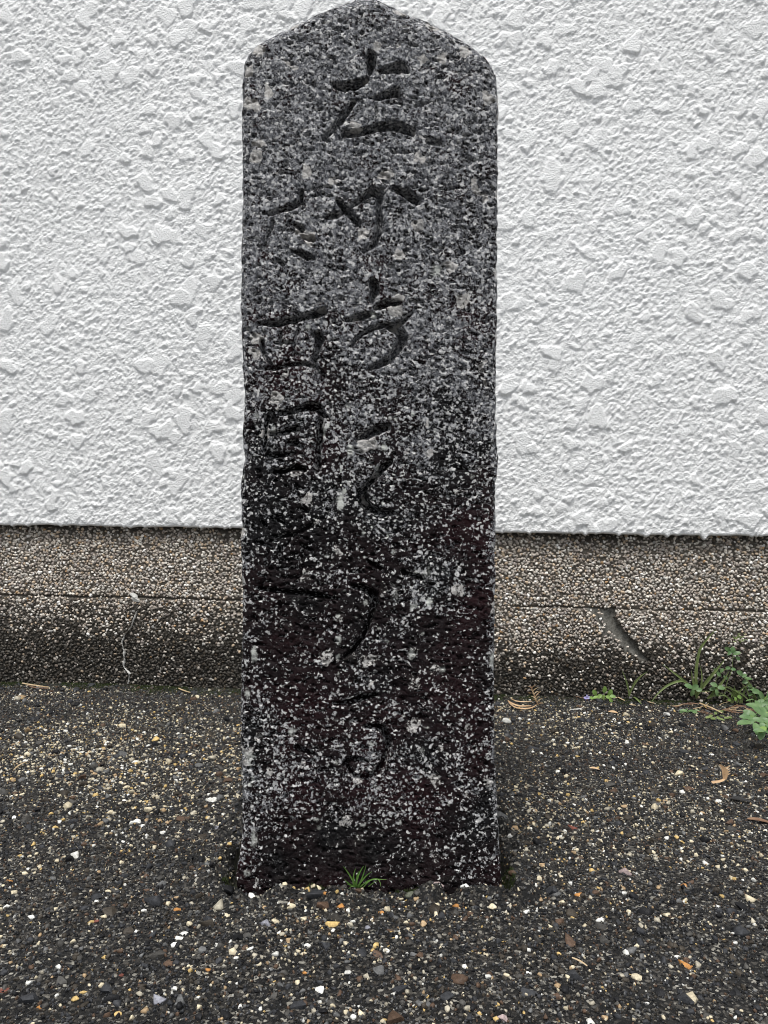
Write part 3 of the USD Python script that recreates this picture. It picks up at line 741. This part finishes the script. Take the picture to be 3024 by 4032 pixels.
for x, y, rx, ry, a in [(1340, 1970, 26, 70, 1.0), (1380, 1770, 24, 44, .9), (1275, 1690, 18, 60, .8), (1720, 1065, 34, 42, 1.0), (1470, 1240, 20, 26, .9), (1690, 2260, 90, 90, .62), (1630, 2390, 40, 40, .75), (1690, 2370, 22, 28, 1.0), (1620, 2580, 26, 40, .9), (1740, 2640, 24, 40, .8),
                     (1330, 2520, 22, 34, .9), (1150, 2880, 30, 30, .9), (1000, 2580, 22, 60, .9), (1940, 2600, 24, 60, .9), (970, 2730, 22, 40, .9), (985, 2980, 34, 60, .8), (1950, 2440, 20, 100, .6), (1000, 3300, 26, 70, .9), (970, 3440, 26, 26, .9), (1210, 1290, 26, 28, .9), (1680, 90, 0, 0, 0),
                     (1490, 610, 30, 20, .4), (1880, 620, 30, 36, .7), (1075, 1690, 26, 44, .7), (1010, 1650, 22, 60, .7), (1660, 2950, 30, 40, .6), (1500, 2820, 50, 40, .55), (1440, 3000, 44, 40, .6), (1560, 2350, 50, 60, .6), (1260, 3255, 24, 24, .8), (1860, 1880, 22, 30, .7), (1350, 3140, 40, 30, .6), (1060, 3110, 50, 60, .55)]:
    if rx:
        lich = np.maximum(lich, a * np.exp(-((PXg - x) / rx) ** 2 - ((PYg - y) / ry) ** 2))
lr = np.random.default_rng(88)
for _ in range(95):                                     # small pale lichen specks, thickest down the middle
    y = lr.uniform(1500, 3250); x = 1480 + 60 * math.sin(y / 260) + lr.normal() * 190
    if lr.random() < .22:
        x = lr.choice([965, 1935]) + lr.normal() * 18
    rx, ry = lr.uniform(8, 24), lr.uniform(8, 26)
    sl = slice(*np.searchsorted(vr, [y - 90, y + 90]))
    lich[sl] = np.maximum(lich[sl], lr.uniform(.55, .95) * np.exp(-((PXg[sl] - x) / rx) ** 2 - ((PYg[sl] - y) / ry) ** 2))
front_f = grid_faces(*PXg.shape)
front_f = front_f[:, ::-1]
# sides, top and back: the outline carried backwards, a little rough, closing on a flat back
out_idx = np.concatenate([np.arange(len(vr))[::-1] * nu, np.arange(1, nu), (np.arange(1, len(vr)) * nu + nu - 1)])
ring0 = local.reshape(-1, 3)[out_idx]
cen = np.array([base_c[0], 0, 0.35])
loops, kk = [ring0], 26
radial = np.stack([ring0[:, 0] - cen[0], ring0[:, 2] - cen[2]], 1); radial /= np.linalg.norm(radial, axis=1, keepdims=True)
arc = np.arange(len(ring0)) * 1.0
for q in range(1, kk + 1):
    yb = 0.20 * (q / kk) ** 1.4
    P = ring0.copy()
    P[:, 1] = np.maximum(P[:, 1], 0) + yb
    w = 0.0045 * (fbm2(arc / 14.0, np.full_like(arc, yb * 90), 1.0, 3, 91) - 0.5) * sstep(0, 0.02, yb)
    shrink = -0.010 * sstep(0.17, 0.20, yb) - 0.004 * sstep(0.0, 0.2, yb)
    P[:, 0] += radial[:, 0] * (w + shrink); P[:, 2] += radial[:, 1] * (w + shrink) * (P[:, 2] > 0.02)
    loops.append(P)
nb = len(ring0)
side_v = np.vstack(loops[1:])
n0 = len(local.reshape(-1, 3))
idx_loops = [out_idx] + [n0 + q * nb + np.arange(nb) for q in range(kk)]
sf = []
for a, b in zip(idx_loops[:-1], idx_loops[1:]):
    sf += [np.stack([a[:-1], a[1:], b[1:]], 1), np.stack([a[:-1], b[1:], b[:-1]], 1)]
last = idx_loops[-1]
bc = n0 + kk * nb
Vall = np.vstack([local.reshape(-1, 3), side_v, [[base_c[0], STONE_Y + 0.2, 0.4]]])
bf = np.stack([last[:-1], last[1:], np.full(nb - 1, bc)], 1)
Fall = np.vstack([front_f] + sf + [bf])
st_all = np.concatenate([stain.ravel(), np.tile(stain.ravel()[out_idx], kk), [0.4]])
li_all = np.concatenate([lich.ravel(), np.zeros(kk * nb + 1)])
part(STONE, "granite_slab", (Vall, Fall), M_GRANITE, True, attrs={"stain": st_all, "lichen": li_all})


# ------------------------------------------------------------------ weeds, straw and scraps
PR = np.random.default_rng(303)


def ribbon(P, widths, up=None, fold=0.25, tip=True):
    """a narrow folded blade along the points"""
    P = np.asarray(P, float)
    t = np.concatenate([[0], np.cumsum(np.linalg.norm(np.diff(P, axis=0), axis=1))]); t /= t[-1]
    q = np.linspace(0, 1, max(9, 3 * len(P)))
    from scipy.interpolate import PchipInterpolator
    C = np.stack([PchipInterpolator(t, P[:, k])(q) for k in range(3)], 1)
    W = np.interp(q, np.linspace(0, 1, len(widths)), widths)
    T = np.gradient(C, axis=0); T /= np.linalg.norm(T, axis=1, keepdims=True)
    view = np.array([0.0, -1.0, 0.25]) if up is None else np.asarray(up, float)
    S = np.cross(T, view); S /= np.linalg.norm(S, axis=1, keepdims=True) + 1e-9
    N = np.cross(S, T)
    v = np.concatenate([C + S * W[:, None] / 2 + N * (W * fold)[:, None], C, C - S * W[:, None] / 2 + N * (W * fold)[:, None]])
    n = len(C); f = []
    for a in (0, n):
        i = np.arange(n - 1) + a
        f += [np.stack([i, i + 1, i + n + 1], 1), np.stack([i, i + n + 1, i + n], 1)]
    return v, np.vstack(f)


def leaflet(c, size, direction, normal, aspect=0.7, point=0.15, cup=0.18):
    d = np.asarray(direction, float); d /= np.linalg.norm(d)
    nn = np.asarray(normal, float); nn = nn - d * (nn @ d); nn /= np.linalg.norm(nn)
    sdir = np.cross(nn, d)
    a = np.linspace(0, 2 * math.pi, 17)[:-1]
    rad = 1 + point * np.maximum(np.cos(a), 0) ** 6
    e = np.stack([np.cos(a) * rad, np.sin(a) * aspect], 1)
    rings = [np.zeros((1, 2)), 0.55 * e, e]
    uv = np.vstack(rings)
    h = cup * (np.abs(uv[:, 1]) ** 1.5) - 0.12 * uv[:, 0] ** 2
    v = np.asarray(c) + (uv[:, :1] * d + uv[:, 1:] * sdir + h[:, None] * nn) * size / 2
    i = np.arange(16); j = (i + 1) % 16
    f = [np.stack([np.zeros(16, int), 1 + i, 1 + j], 1), np.stack([1 + i, 17 + i, 17 + j], 1), np.stack([1 + i, 17 + j, 1 + j], 1)]
    return v, np.vstack(f)


def wallside(pts, off=0.012, grow=0.0):
    out = []
    for k, (px, py) in enumerate(pts):
        p = on_wall(px, py, off + grow * k)[2]
        p[2] = max(p[2], float(ground_h(p[0], p[1])) + 0.001)
        out.append(p)
    return np.array(out)


def groundside(pts, lift=0.002):
    out = []
    for px, py in pts:
        p = on_ground(px, py, lift)
        p[2] = float(ground_h(p[0], p[1])) + lift
        out.append(p)
    return np.array(out)


KW = 1.45 / FPX
# tall grass clump at the foot of the wall
b0 = wallside([(2745, 2745)])[0]
G = thing("grass_clump", b0, "tall thin green grass clump growing against the plinth, its blades fanning out", "grass")
for pts, w, gr in [([(2745, 2748), (2740, 2644), (2753, 2563), (2786, 2514), (2820, 2478)], 13, .003), ([(2742, 2735), (2713, 2698), (2667, 2660), (2608, 2615)], 9, .004),
                   ([(2735, 2720), (2710, 2695), (2683, 2680), (2639, 2693), (2596, 2725), (2563, 2768)], 10, .006), ([(2747, 2728), (2791, 2672), (2852, 2600)], 14, .006),
                   ([(2786, 2750), (2829, 2704), (2871, 2643)], 11, .006), ([(2784, 2750), (2815, 2738), (2858, 2740)], 8, .008), ([(2744, 2740), (2730, 2690), (2722, 2640)], 9, .004), ([(2746, 2740), (2762, 2690), (2756, 2620)], 8, .007)]:
    part(G, "blade", ribbon(wallside(pts, 0.010, gr), [w * KW * .7, w * KW, w * KW * .8, w * KW * .12]), M_GRASS)
part(G, "dry_stalk", ribbon(groundside([(2752, 2772), (2800, 2788), (2842, 2806)], 0.006), [10 * KW, 11 * KW, 5 * KW], (0, -.3, 1)), M_STRAW, label="pale dry stalk lying forward")
# small two-bladed sprig
b0 = wallside([(2478, 2740)])[0]
G = thing("grass_sprig", b0, "small sprig of two thin grass blades forming a V below the broken plinth", "grass")
part(G, "blade", ribbon(wallside([(2478, 2742), (2468, 2690), (2449, 2640)], .008, .004), [6 * KW, 7 * KW, 1 * KW]), M_GRASS)
part(G, "blade", ribbon(wallside([(2478, 2738), (2504, 2682), (2549, 2645)], .008, .006), [6 * KW, 9 * KW, 1 * KW]), M_GRASS)
part(G, "blade", ribbon(groundside([(2484, 2752), (2505, 2760), (2526, 2776)], .005), [7 * KW, 9 * KW, 2 * KW], (0, -.4, 1)), M_GRASS)


def weed(name, label, stems, leaves, mat, cat="weed", size=22, face=(0.0, -0.8, 0.55), off=0.016, aspect=0.75, stem_mat=None):
    pts = [wallside(st, off * 0.7, 0.002) for st in stems]
    W_ = thing(name, pts[0][0], label, cat)
    for p in pts:
        part(W_, "stem", ribbon(p, [3.2 * KW, 3.0 * KW, 2 * KW], fold=0.1), stem_mat or M_GRASS)
    for lx, ly, ls, ang in leaves:
        c = wallside([(lx, ly)], off + PR.uniform(-.004, .008))[0]
        d = math.cos(math.radians(ang)) * R_ + math.sin(math.radians(ang)) * U_ + np.array([0, PR.uniform(-.3, .3), 0])
        part(W_, "leaf", leaflet(c, ls * size * KW / 22, d, np.array(face) + PR.normal(size=3) * 0.25, aspect), mat)
    return W_


weed("clover_sprig", "low sprig of bright lime green round leaves beside the violet flower", [[(2370, 2762), (2352, 2742), (2342, 2730)], [(2375, 2762), (2400, 2740), (2408, 2728)], [(2372, 2760), (2378, 2735), (2382, 2716)]],
     [(2342, 2728, 24, 120), (2360, 2742, 22, 30), (2345, 2745, 20, 200), (2381, 2716, 26, 90), (2402, 2728, 26, 60), (2412, 2742, 22, 0), (2395, 2745, 20, 160), (2406, 2758, 22, -40), (2375, 2745, 18, 70), (2330, 2748, 18, 170)], M_LIME)
weed("round_leaf_weed", "slender climbing weed with blue green three-part leaves high on the right of the plinth", [[(2850, 2752), (2862, 2690), (2884, 2625), (2886, 2570)], [(2885, 2590), (2898, 2590), (2906, 2592)]],
     [(2866, 2556, 24, 150), (2886, 2560, 26, 90), (2901, 2572, 26, 20), (2872, 2572, 18, 220), (2906, 2592, 20, -60), (2858, 2668, 18, 140)], M_LEAF)
weed("round_leaf_weed", "weed with small blue green leaves crossing the grass blades on the right", [[(2800, 2755), (2812, 2700), (2830, 2655), (2840, 2640)], [(2836, 2650), (2868, 2634), (2890, 2636)]],
     [(2820, 2640, 20, 140), (2831, 2655, 22, -30), (2842, 2640, 18, 60), (2866, 2630, 18, 10), (2888, 2635, 18, 0), (2812, 2696, 26, 160), (2840, 2708, 28, 0), (2822, 2726, 24, -80), (2806, 2712, 22, 200)], M_LEAF)
weed("round_leaf_weed", "cluster of three blue green leaves at the root of the tall grass clump", [[(2742, 2752), (2734, 2728), (2726, 2712)], [(2742, 2750), (2765, 2722), (2800, 2722)]],
     [(2712, 2702, 30, 160), (2736, 2706, 28, 30), (2726, 2728, 26, -100), (2752, 2716, 22, 10)], M_LEAF)
weed("round_leaf_weed", "leaning weed stem with pairs of blue green leaves nearest the right edge of the plinth", [[(2985, 2770), (2962, 2715), (2945, 2682), (2915, 2648)], [(2965, 2720), (2985, 2724), (3000, 2738)]],
     [(2914, 2650, 26, 150), (2930, 2660, 22, 20), (2946, 2672, 26, 0), (2935, 2684, 22, 200), (2950, 2698, 22, -20), (2960, 2712, 26, 170), (2976, 2722, 28, 10), (2992, 2732, 26, -20), (2985, 2745, 24, -60), (2958, 2732, 24, 210)], M_LEAF)
weed("round_leaf_weed", "tiny pale green seedling with three leaves between the two weed stems", [[(2900, 2768), (2898, 2748), (2897, 2736)]], [(2898, 2730, 18, 90), (2888, 2740, 16, 190), (2912, 2744, 20, -20), (2896, 2752, 15, -90), (2872, 2756, 14, 180)], M_LIME)
weed("moss_fern", "tiny green fern tuft rooted on the face of the plinth above the weeds", [[(2915, 2530), (2912, 2510), (2905, 2495)], [(2914, 2528), (2935, 2518), (2945, 2520)]],
     [(2890 + 55 * PR.random(), 2492 + 38 * PR.random(), PR.uniform(14, 24), PR.uniform(-30, 210)) for _ in range(16)], M_GRASS, "fern", 14, aspect=0.3)
# compound-leaved weed in the corner of the view
cw = groundside([(3040, 2800)], 0.0)[0]
C_ = thing("compound_leaf_weed", cw, "leafy blue green weed with paired oval leaflets spreading onto the paving at the right edge", "weed")
for pts in ([(3060, 2780), (3000, 2812), (2955, 2835)], [(3060, 2790), (3010, 2845), (2990, 2870)], [(3060, 2770), (3010, 2770), (2965, 2782)], [(3060, 2745), (3030, 2716), (3005, 2702)]):
    P = groundside(pts, 0.02)
    P[:, 2] += np.linspace(0.012, 0.004, len(P))
    part(C_, "stem", ribbon(P, [4 * KW, 4 * KW, 2 * KW], (0, -.4, 1)), M_LEAF)
for lx, ly, ang in [(2938, 2823, 170), (2932, 2844, 190), (2954, 2808, 140), (2981, 2797, 110), (2979, 2867, -100), (2992, 2836, 150), (3014, 2867, -70), (3006, 2804, 70), (2968, 2780, 150), (3003, 2769, 60), (3014, 2829, 20), (3019, 2715, 60), (3008, 2703, 150), (2960, 2832, -120), (3020, 2790, 30), (3030, 2845, -30), (3040, 2870, -60), (3035, 2815, 0), (3045, 2760, 40), (3040, 2725, 20), (2996, 2885, -110), (2985, 2775, 90)]:
    c = groundside([(lx, ly)], 0.020 + PR.uniform(0, .010))[0]
    c = at_depth(lx, ly, c[1] - 0.02)
    c[2] = max(c[2], 0.008)
    d = math.cos(math.radians(ang)) * R_ + 0.5 * math.sin(math.radians(ang)) * U_ + np.array([0, 0.6 * math.sin(math.radians(ang)), 0])
    part(C_, "leaf", leaflet(c, PR.uniform(36, 50) * KW, d, np.array([0, -0.55, 0.8]) + PR.normal(size=3) * 0.2, 0.55), M_LEAF)
# more foliage crowding the corner
for k in range(26):
    lx, ly = 2935 + 105 * PR.random() ** .7, PR.uniform(2740, 2880)
    c = groundside([(lx, ly)], 0.010 + PR.uniform(0, .02))[0]
    c = at_depth(lx, ly, c[1] - PR.uniform(.01, .035)); c[2] = max(c[2], .006)
    a = PR.uniform(-40, 220)
    part(C_, "leaf", leaflet(c, PR.uniform(24, 40) * KW, math.cos(math.radians(a)) * R_ + .6 * math.sin(math.radians(a)) * U_ + F_ * PR.uniform(-.4, .4), np.array([0, -.6, .7]) + PR.normal(size=3) * .35, .5), M_LEAF if k % 3 else M_LIME)
G = thing("grass_clump", wallside([(2930, 2765)])[0], "short grass clump growing in the wall's foot among the round-leaved weeds at the right", "grass")
for k in range(13):
    x0 = PR.uniform(2870, 2990); L = PR.uniform(50, 125); a = PR.uniform(35, 145)
    P = [(x0, 2768), (x0 + .5 * L * math.cos(math.radians(a)), 2768 - .62 * L * math.sin(math.radians(a))), (x0 + 1.1 * L * math.cos(math.radians(a)), 2768 - L * math.sin(math.radians(a)) * .9)]
    part(G, "blade", ribbon(wallside(P, .012, .006), [5 * KW, 7 * KW, 1 * KW]), M_GRASS)

# creeping seedlings on the paving
for label, leaves in (("patch of tiny blue green seedlings on the paving just left of the pale dry stalk", [(2690, 2796), (2704, 2790), (2716, 2800), (2700, 2804), (2728, 2798), (2738, 2806), (2684, 2806), (2745, 2796)]),
                      ("low spreading green seedlings with pointed leaves on the paving below the pale dry stalk", [(2800, 2816), (2818, 2806), (2836, 2800), (2850, 2796), (2828, 2822), (2846, 2818), (2812, 2828), (2862, 2826), (2876, 2824), (2790, 2822), (2838, 2830)])):
    p0 = groundside([leaves[0]], 0)[0]
    W_ = thing("seedling_patch", p0, label, "weed")
    for lx, ly in leaves:
        c = groundside([(lx, ly)], 0.005)[0]
        a = PR.uniform(0, 6.28)
        part(W_, "leaf", leaflet(c, PR.uniform(18, 32) * KW, (math.cos(a), math.sin(a), 0.1), np.array([0, -.5, .9]) + PR.normal(size=3) * .2, 0.45), M_LEAF if "tiny" in label else M_GRASS)
        part(W_, "stem", ribbon(np.array([c, c + [0.002, 0.003, -0.004], c + [0.004, 0.006, -0.006]]), [2 * KW, 2 * KW, 1.5 * KW], (0, -.4, 1)), M_GRASS)
# violet flower
f0 = groundside([(2312, 2758)], 0.004)[0]
V_ = thing("violet_flower", f0, "tiny pale violet flower lying on the paving at the foot of the plinth", "flower")
for k in range(5):
    a = k * 1.257 + 0.4
    d = math.cos(a) * R_ + math.sin(a) * U_
    part(V_, "petal", leaflet(f0 + d * 6 * KW, 15 * KW, d, (0, -.8, .5), 0.7), M_VIOLET)
part(V_, "stem", ribbon(groundside([(2310, 2760), (2290, 2757), (2266, 2753)], .003), [3 * KW, 3 * KW, 2 * KW], (0, -.4, 1)), M_RUST)
# dried conifer sprig
d0 = groundside([(2080, 2775)], 0.0)[0]
D_ = thing("dry_conifer_sprig", d0, "curled orange brown dead conifer sprig with comb-like needles beside the stone", "twig")
ax = groundside([(2118, 2776), (2105, 2760), (2090, 2745), (2076, 2728)], 0.004); ax[:, 2] += np.array([0, .006, .014, .022])
part(D_, "stem", ribbon(ax, [5 * KW, 4 * KW, 2 * KW]), M_RUST)
for k in range(11):
    t = k / 10
    o = np.array([np.interp(t, np.linspace(0, 1, 4), ax[:, q]) for q in range(3)])
    for sgn in (-1, 1):
        e = o + R_ * sgn * PR.uniform(14, 30) * KW * (1 - .4 * t) + U_ * PR.uniform(10, 26) * KW + F_ * PR.uniform(-.01, .004)
        e[2] = max(e[2], 0.003)
        part(D_, "needle", ribbon(np.array([o, (o + e) / 2 + [0, 0, .002], e]), [3 * KW, 3.4 * KW, 1 * KW]), M_STRAW if k % 3 else M_DRY)
for pts, w in (([(2000, 2758), (2020, 2772), (2050, 2780), (2092, 2780)], 9), ([(2004, 2764), (2030, 2784), (2060, 2790), (2112, 2776)], 7), ([(2012, 2752), (2045, 2764), (2095, 2766)], 6)):
    part(D_, "dry_frond", ribbon(groundside(pts, .006), [w * KW * .5, w * KW, w * KW, w * KW * .4], (0, -.5, 1)), M_DRY)
# rusty root tangle
t0 = groundside([(2740, 2785)], 0.0)[0]
T_ = thing("dead_root_tangle", t0, "tangle of rust brown dead roots and straw under the tall grass clump", "debris")
for k in range(26):
    x = PR.uniform(2640, 2960); y = 2778 + 10 * (x - 2640) / 320 + PR.uniform(-9, 14)
    L = PR.uniform(25, 75); sl = PR.uniform(-.35, .35)
    part(T_, "root", ribbon(groundside([(x, y), (x + L / 2, y + sl * L / 2 + PR.uniform(-5, 5)), (x + L, y + sl * L)], PR.uniform(.002, .009)), [2.5 * KW, PR.uniform(2.5, 5) * KW, 1.5 * KW], (0, -.5, 1)), (M_RUST, M_RUST, M_STRAW)[k % 3])
# loose straws
for pts, w, mt, lab in [([(86, 2694), (120, 2700), (192, 2708)], 7, M_STRAW, "flat tan straw lying at the wall's foot near the left edge of the view"), ([(110, 2702), (150, 2710), (188, 2711)], 5, M_RUST, "thin rust brown straw tucked under the flat tan one"),
                   ([(702, 2712), (722, 2720), (750, 2727)], 6, M_STRAW, "short pale straw at the wall's foot midway between the lime streak and the stone"), ([(544, 2696), (556, 2684), (562, 2676)], 4, M_LIME, "tiny green grass bit leaning at the foot of the lime streak"),
                   ([(2414, 2748), (2436, 2757), (2460, 2764)], 6, M_STRAW, "pale pink straw to the right of the round lime green leaves"), ([(2426, 2758), (2444, 2750), (2456, 2746)], 4, M_STRAW, "thin straw crossing the pale pink straw"),
                   ([(2244, 2792), (2270, 2791), (2296, 2786)], 4, M_LIMEWASH, "thin white stalk on the paving in front of the violet flower"), ([(2526, 2762), (2552, 2768), (2578, 2772)], 5, M_STRAW, "straw lying between the V-shaped sprig and the arching grass blade"),
                   ([(2478, 2776), (2490, 2778), (2504, 2780)], 5, M_STRAW, "short cream straw in front of the V-shaped grass sprig"), ([(58, 3032), (80, 3014), (106, 3000)], 9, M_STRAW, "cream straw lying alone on the paving at the left edge"),
                   ([(2252, 3770), (2285, 3784), (2312, 3800)], 8, M_STRAW, "bleached stalk on the dark paving in the lower right")]:
    P = groundside(pts, .004)
    S_ = tag(stage.GetPrimAtPath(thing("straw", P[1], lab, "straw")))
    part(str(S_.GetPath()), "stalk", ribbon(P, [w * P[1][1] / FPX * .7, w * P[1][1] / FPX, w * P[1][1] / FPX * .6], (0, -.5, 1)), mt)
# leaf scraps
for x, y, sz, mt, lab, asp in [(2412, 2802, 34, M_DRY, "small orange brown leaf scrap on the paving in front of the lime green leaves", .5), (2338, 3028, 36, M_DRY, "narrow tan leaf scrap on the paving to the right of the stone", .35),
                               (2910, 3146, 66, M_BLACK, "glossy black rotten leaf flat on the paving near the right edge", .4), (2985, 3225, 80, M_RUST, "rusty brown strip of bark at the right edge below the black leaf", .25)]:
    c = groundside([(x, y)], .004)[0]
    L_ = thing("leaf_scrap", c, lab, "leaf")
    part(L_, "blade", leaflet(c, sz * c[1] / FPX, (1, -.55, .02), (0, -.25, 1), asp, 0.3, .3), mt)
c = groundside([(2835, 3058)], .004)[0]
L_ = thing("curled_seed_wing", c, "pale orange curled dry leaf with a stubby stalk on the paving, above the black leaf", "leaf")
p1 = groundside([(2803, 3082), (2825, 3080), (2852, 3068)], .005)
part(L_, "stalk", ribbon(p1, [9 * KW, 8 * KW, 6 * KW], (0, -.5, 1)), M_DRY)
p2 = np.array([p1[2], p1[2] + U_ * 16 * KW, p1[2] + U_ * 42 * KW - R_ * 14 * KW])
part(L_, "blade", ribbon(p2, [10 * KW, 20 * KW, 3 * KW], fold=.35), M_DRY)
for k in range(4):
    q = p1[2] + U_ * (10 + 7 * k) * KW
    part(L_, "tooth", ribbon(np.array([q, q + R_ * 9 * KW + U_ * 3 * KW, q + R_ * 17 * KW + U_ * 7 * KW]), [5 * KW, 4 * KW, 1 * KW]), M_DRY)
# grass tuft at the stone's foot
KS = 0.73 / FPX
b0 = at_depth(1405, 3500, 0.732); b0[2] = float(ground_h(b0[0], b0[1]))
G = thing("grass_tuft", b0, "small fresh green grass tuft at the foot of the stone", "grass")
for x0, y0, x1, y1, x2, y2, w in [(1398, 3490, 1385, 3460, 1352, 3412, 7), (1400, 3492, 1408, 3455, 1432, 3410, 8), (1405, 3492, 1420, 3470, 1441, 3408, 6), (1410, 3494, 1440, 3450, 1464, 3432, 6), (1395, 3492, 1375, 3480, 1356, 3462, 6),
                                  (1398, 3494, 1378, 3484, 1366, 3482, 5), (1402, 3494, 1392, 3450, 1400, 3420, 7), (1405, 3494, 1404, 3460, 1412, 3430, 7), (1415, 3494, 1450, 3470, 1478, 3462, 5), (1418, 3494, 1470, 3462, 1522, 3464, 5),
                                  (1430, 3494, 1490, 3462, 1500, 3490, 5), (1400, 3494, 1385, 3490, 1372, 3500, 5), (1408, 3496, 1410, 3504, 1414, 3518, 5), (1450, 3490, 1470, 3476, 1486, 3470, 4), (1392, 3490, 1390, 3470, 1380, 3448, 6)]:
    P = np.array([at_depth(x0, y0, .734), at_depth(x1, y1, .731 - PR.uniform(0, .004)), at_depth(x2, y2, .729 - PR.uniform(0, .008))])
    P[0, 2] = min(P[0, 2], b0[2] + .002)
    part(G, "blade", ribbon(P, [w * KS * .7, w * KS * .85, w * KS * .2]), M_BRIGHT)
# moss in the gap round the stone and along the wall's foot
mo = UsdGeom.PointInstancer.Define(stage, "/World/moss")
tag(mo.GetPrim(), "dark olive moss filling the gap around the stone's foot and the foot of the wall", "moss", None, "stuff")
pr = []
for k in range(6):
    vv, ff, n = [], [], 0
    for q in range(9):
        a, rr = PR.uniform(0, 6.28), PR.uniform(0, .5)
        o = np.array([rr * math.cos(a), rr * math.sin(a), 0]); tip = o * 1.8 + [0, 0, PR.uniform(.6, 1.2)]
        sd = np.array([-math.sin(a), math.cos(a), 0]) * .16
        vv += [o - sd, o + sd, tip]; ff.append([n, n + 1, n + 2]); n += 3
    pth = "/World/moss/moss_tuft" + (f"_{k:03d}" if k else "")
    usdkit.mesh(stage, pth, (np.array(vv), np.array(ff)), M_MOSS, smooth=False)
    pr.append(Sdf.Path(pth))
mo.CreatePrototypesRel().SetTargets(pr)
n = 9000
ys = PR.uniform(.725, .80, n); xs = PR.uniform(FOOT[0] - .03, FOOT[1] + .03, n)
sdv = foot_sd(xs, ys); dn = fbm2(xs, ys, 30, 3, 33)
k1 = (sdv > .001) & (sdv < .012) & (dn > .45)
xw = PR.uniform(-.85, .8, 9000); dw = PR.exponential(.012, 9000) + .002; yw = WALL_Y0 + WALL_K * xw - dw
k2 = fbm2(xw, yw, 12, 3, 34) > .5
mx_, my_ = np.concatenate([xs[k1], xw[k2]]), np.concatenate([ys[k1], yw[k2]])
mz = ground_h(mx_, my_) - .0005
ms = np.concatenate([PR.uniform(.0018, .004, k1.sum()), PR.uniform(.0015, .004, k2.sum())])
mo.CreateProtoIndicesAttr(Vt.IntArray.FromNumpy(PR.integers(0, 6, len(mx_)).astype(np.int32)))
mo.CreatePositionsAttr(Vt.Vec3fArray.FromNumpy(np.stack([mx_, my_, mz], 1).astype(np.float32)))
mo.CreateScalesAttr(Vt.Vec3fArray.FromNumpy(np.repeat(ms[:, None], 3, 1).astype(np.float32)))

# lime that has bled out of a crack in the plinth
pth = np.array([(542, 2404), (530, 2435), (521, 2464), (508, 2482), (494, 2500), (482, 2524), (488, 2548), (491, 2573), (492, 2598), (488, 2621), (500, 2636), (512, 2651), (510, 2668), (506, 2690)], float)
wds = np.array([4, 8, 7, 5, 10, 13, 10, 12, 14, 9, 10, 14, 8, 5], float)
P_s, P_z, _ = on_wall(pth[:, 0], pth[:, 1])
q = np.linspace(0, 1, 90); t_ = np.linspace(0, 1, len(pth))
qs, qz, qw = np.interp(q, t_, P_s), np.interp(q, t_, P_z), np.interp(q, t_, wds) * 1.05 / FPX
a1, a2 = fbm2(q * 40, q * 0, 1.0, 3, 5), fbm2(q * 40, q * 0, 1.0, 3, 6)
cols5 = [-1, -.5, 0, .5, 1]
qw = qw * np.clip(3.2 * fbm2(q * 17, q * 0, 1.0, 3, 7) - 1.0, 0.0, 1.1)
S5 = np.stack([qs + .004 * (a1 - .5) + c * qw * .62 * (0.35 + 1.3 * (a1 if c < 0 else a2)) for c in cols5], 1)
Z5 = np.repeat(qz[:, None], 5, 1); O5 = np.stack([np.full(90, .0022 if abs(c) == 1 else .0052 if c else .0060) for c in cols5], 1) + .0012 * (fbm2(S5, Z5, 240, 2, 8) - .5)
part(WALL, "lime_streak", (wall_pt(S5, np.maximum(Z5, .004), O5).reshape(-1, 3), grid_faces(90, 5)), M_LIMEWASH, True, label="white lime streak bled from a crack")
cs5, cz5, _ = on_wall(533, 2352)
aa = np.linspace(0, 6.283, 19)[:-1]
rr5 = 1 + .5 * np.cos(2 * aa + 2.6) + .2 * PR.random(18)
cv = np.vstack([wall_pt(cs5, cz5, .007)[None], wall_pt(cs5 + .011 * rr5 * np.cos(aa), cz5 + .0055 * rr5 * np.sin(aa) - .003 * np.cos(aa), .003)])
part(WALL, "chip", (cv, np.array([[0, 1 + i, 1 + (i + 1) % 18] for i in range(18)])), M_LIMEWASH, False, label="pale chip knocked out along the crack")
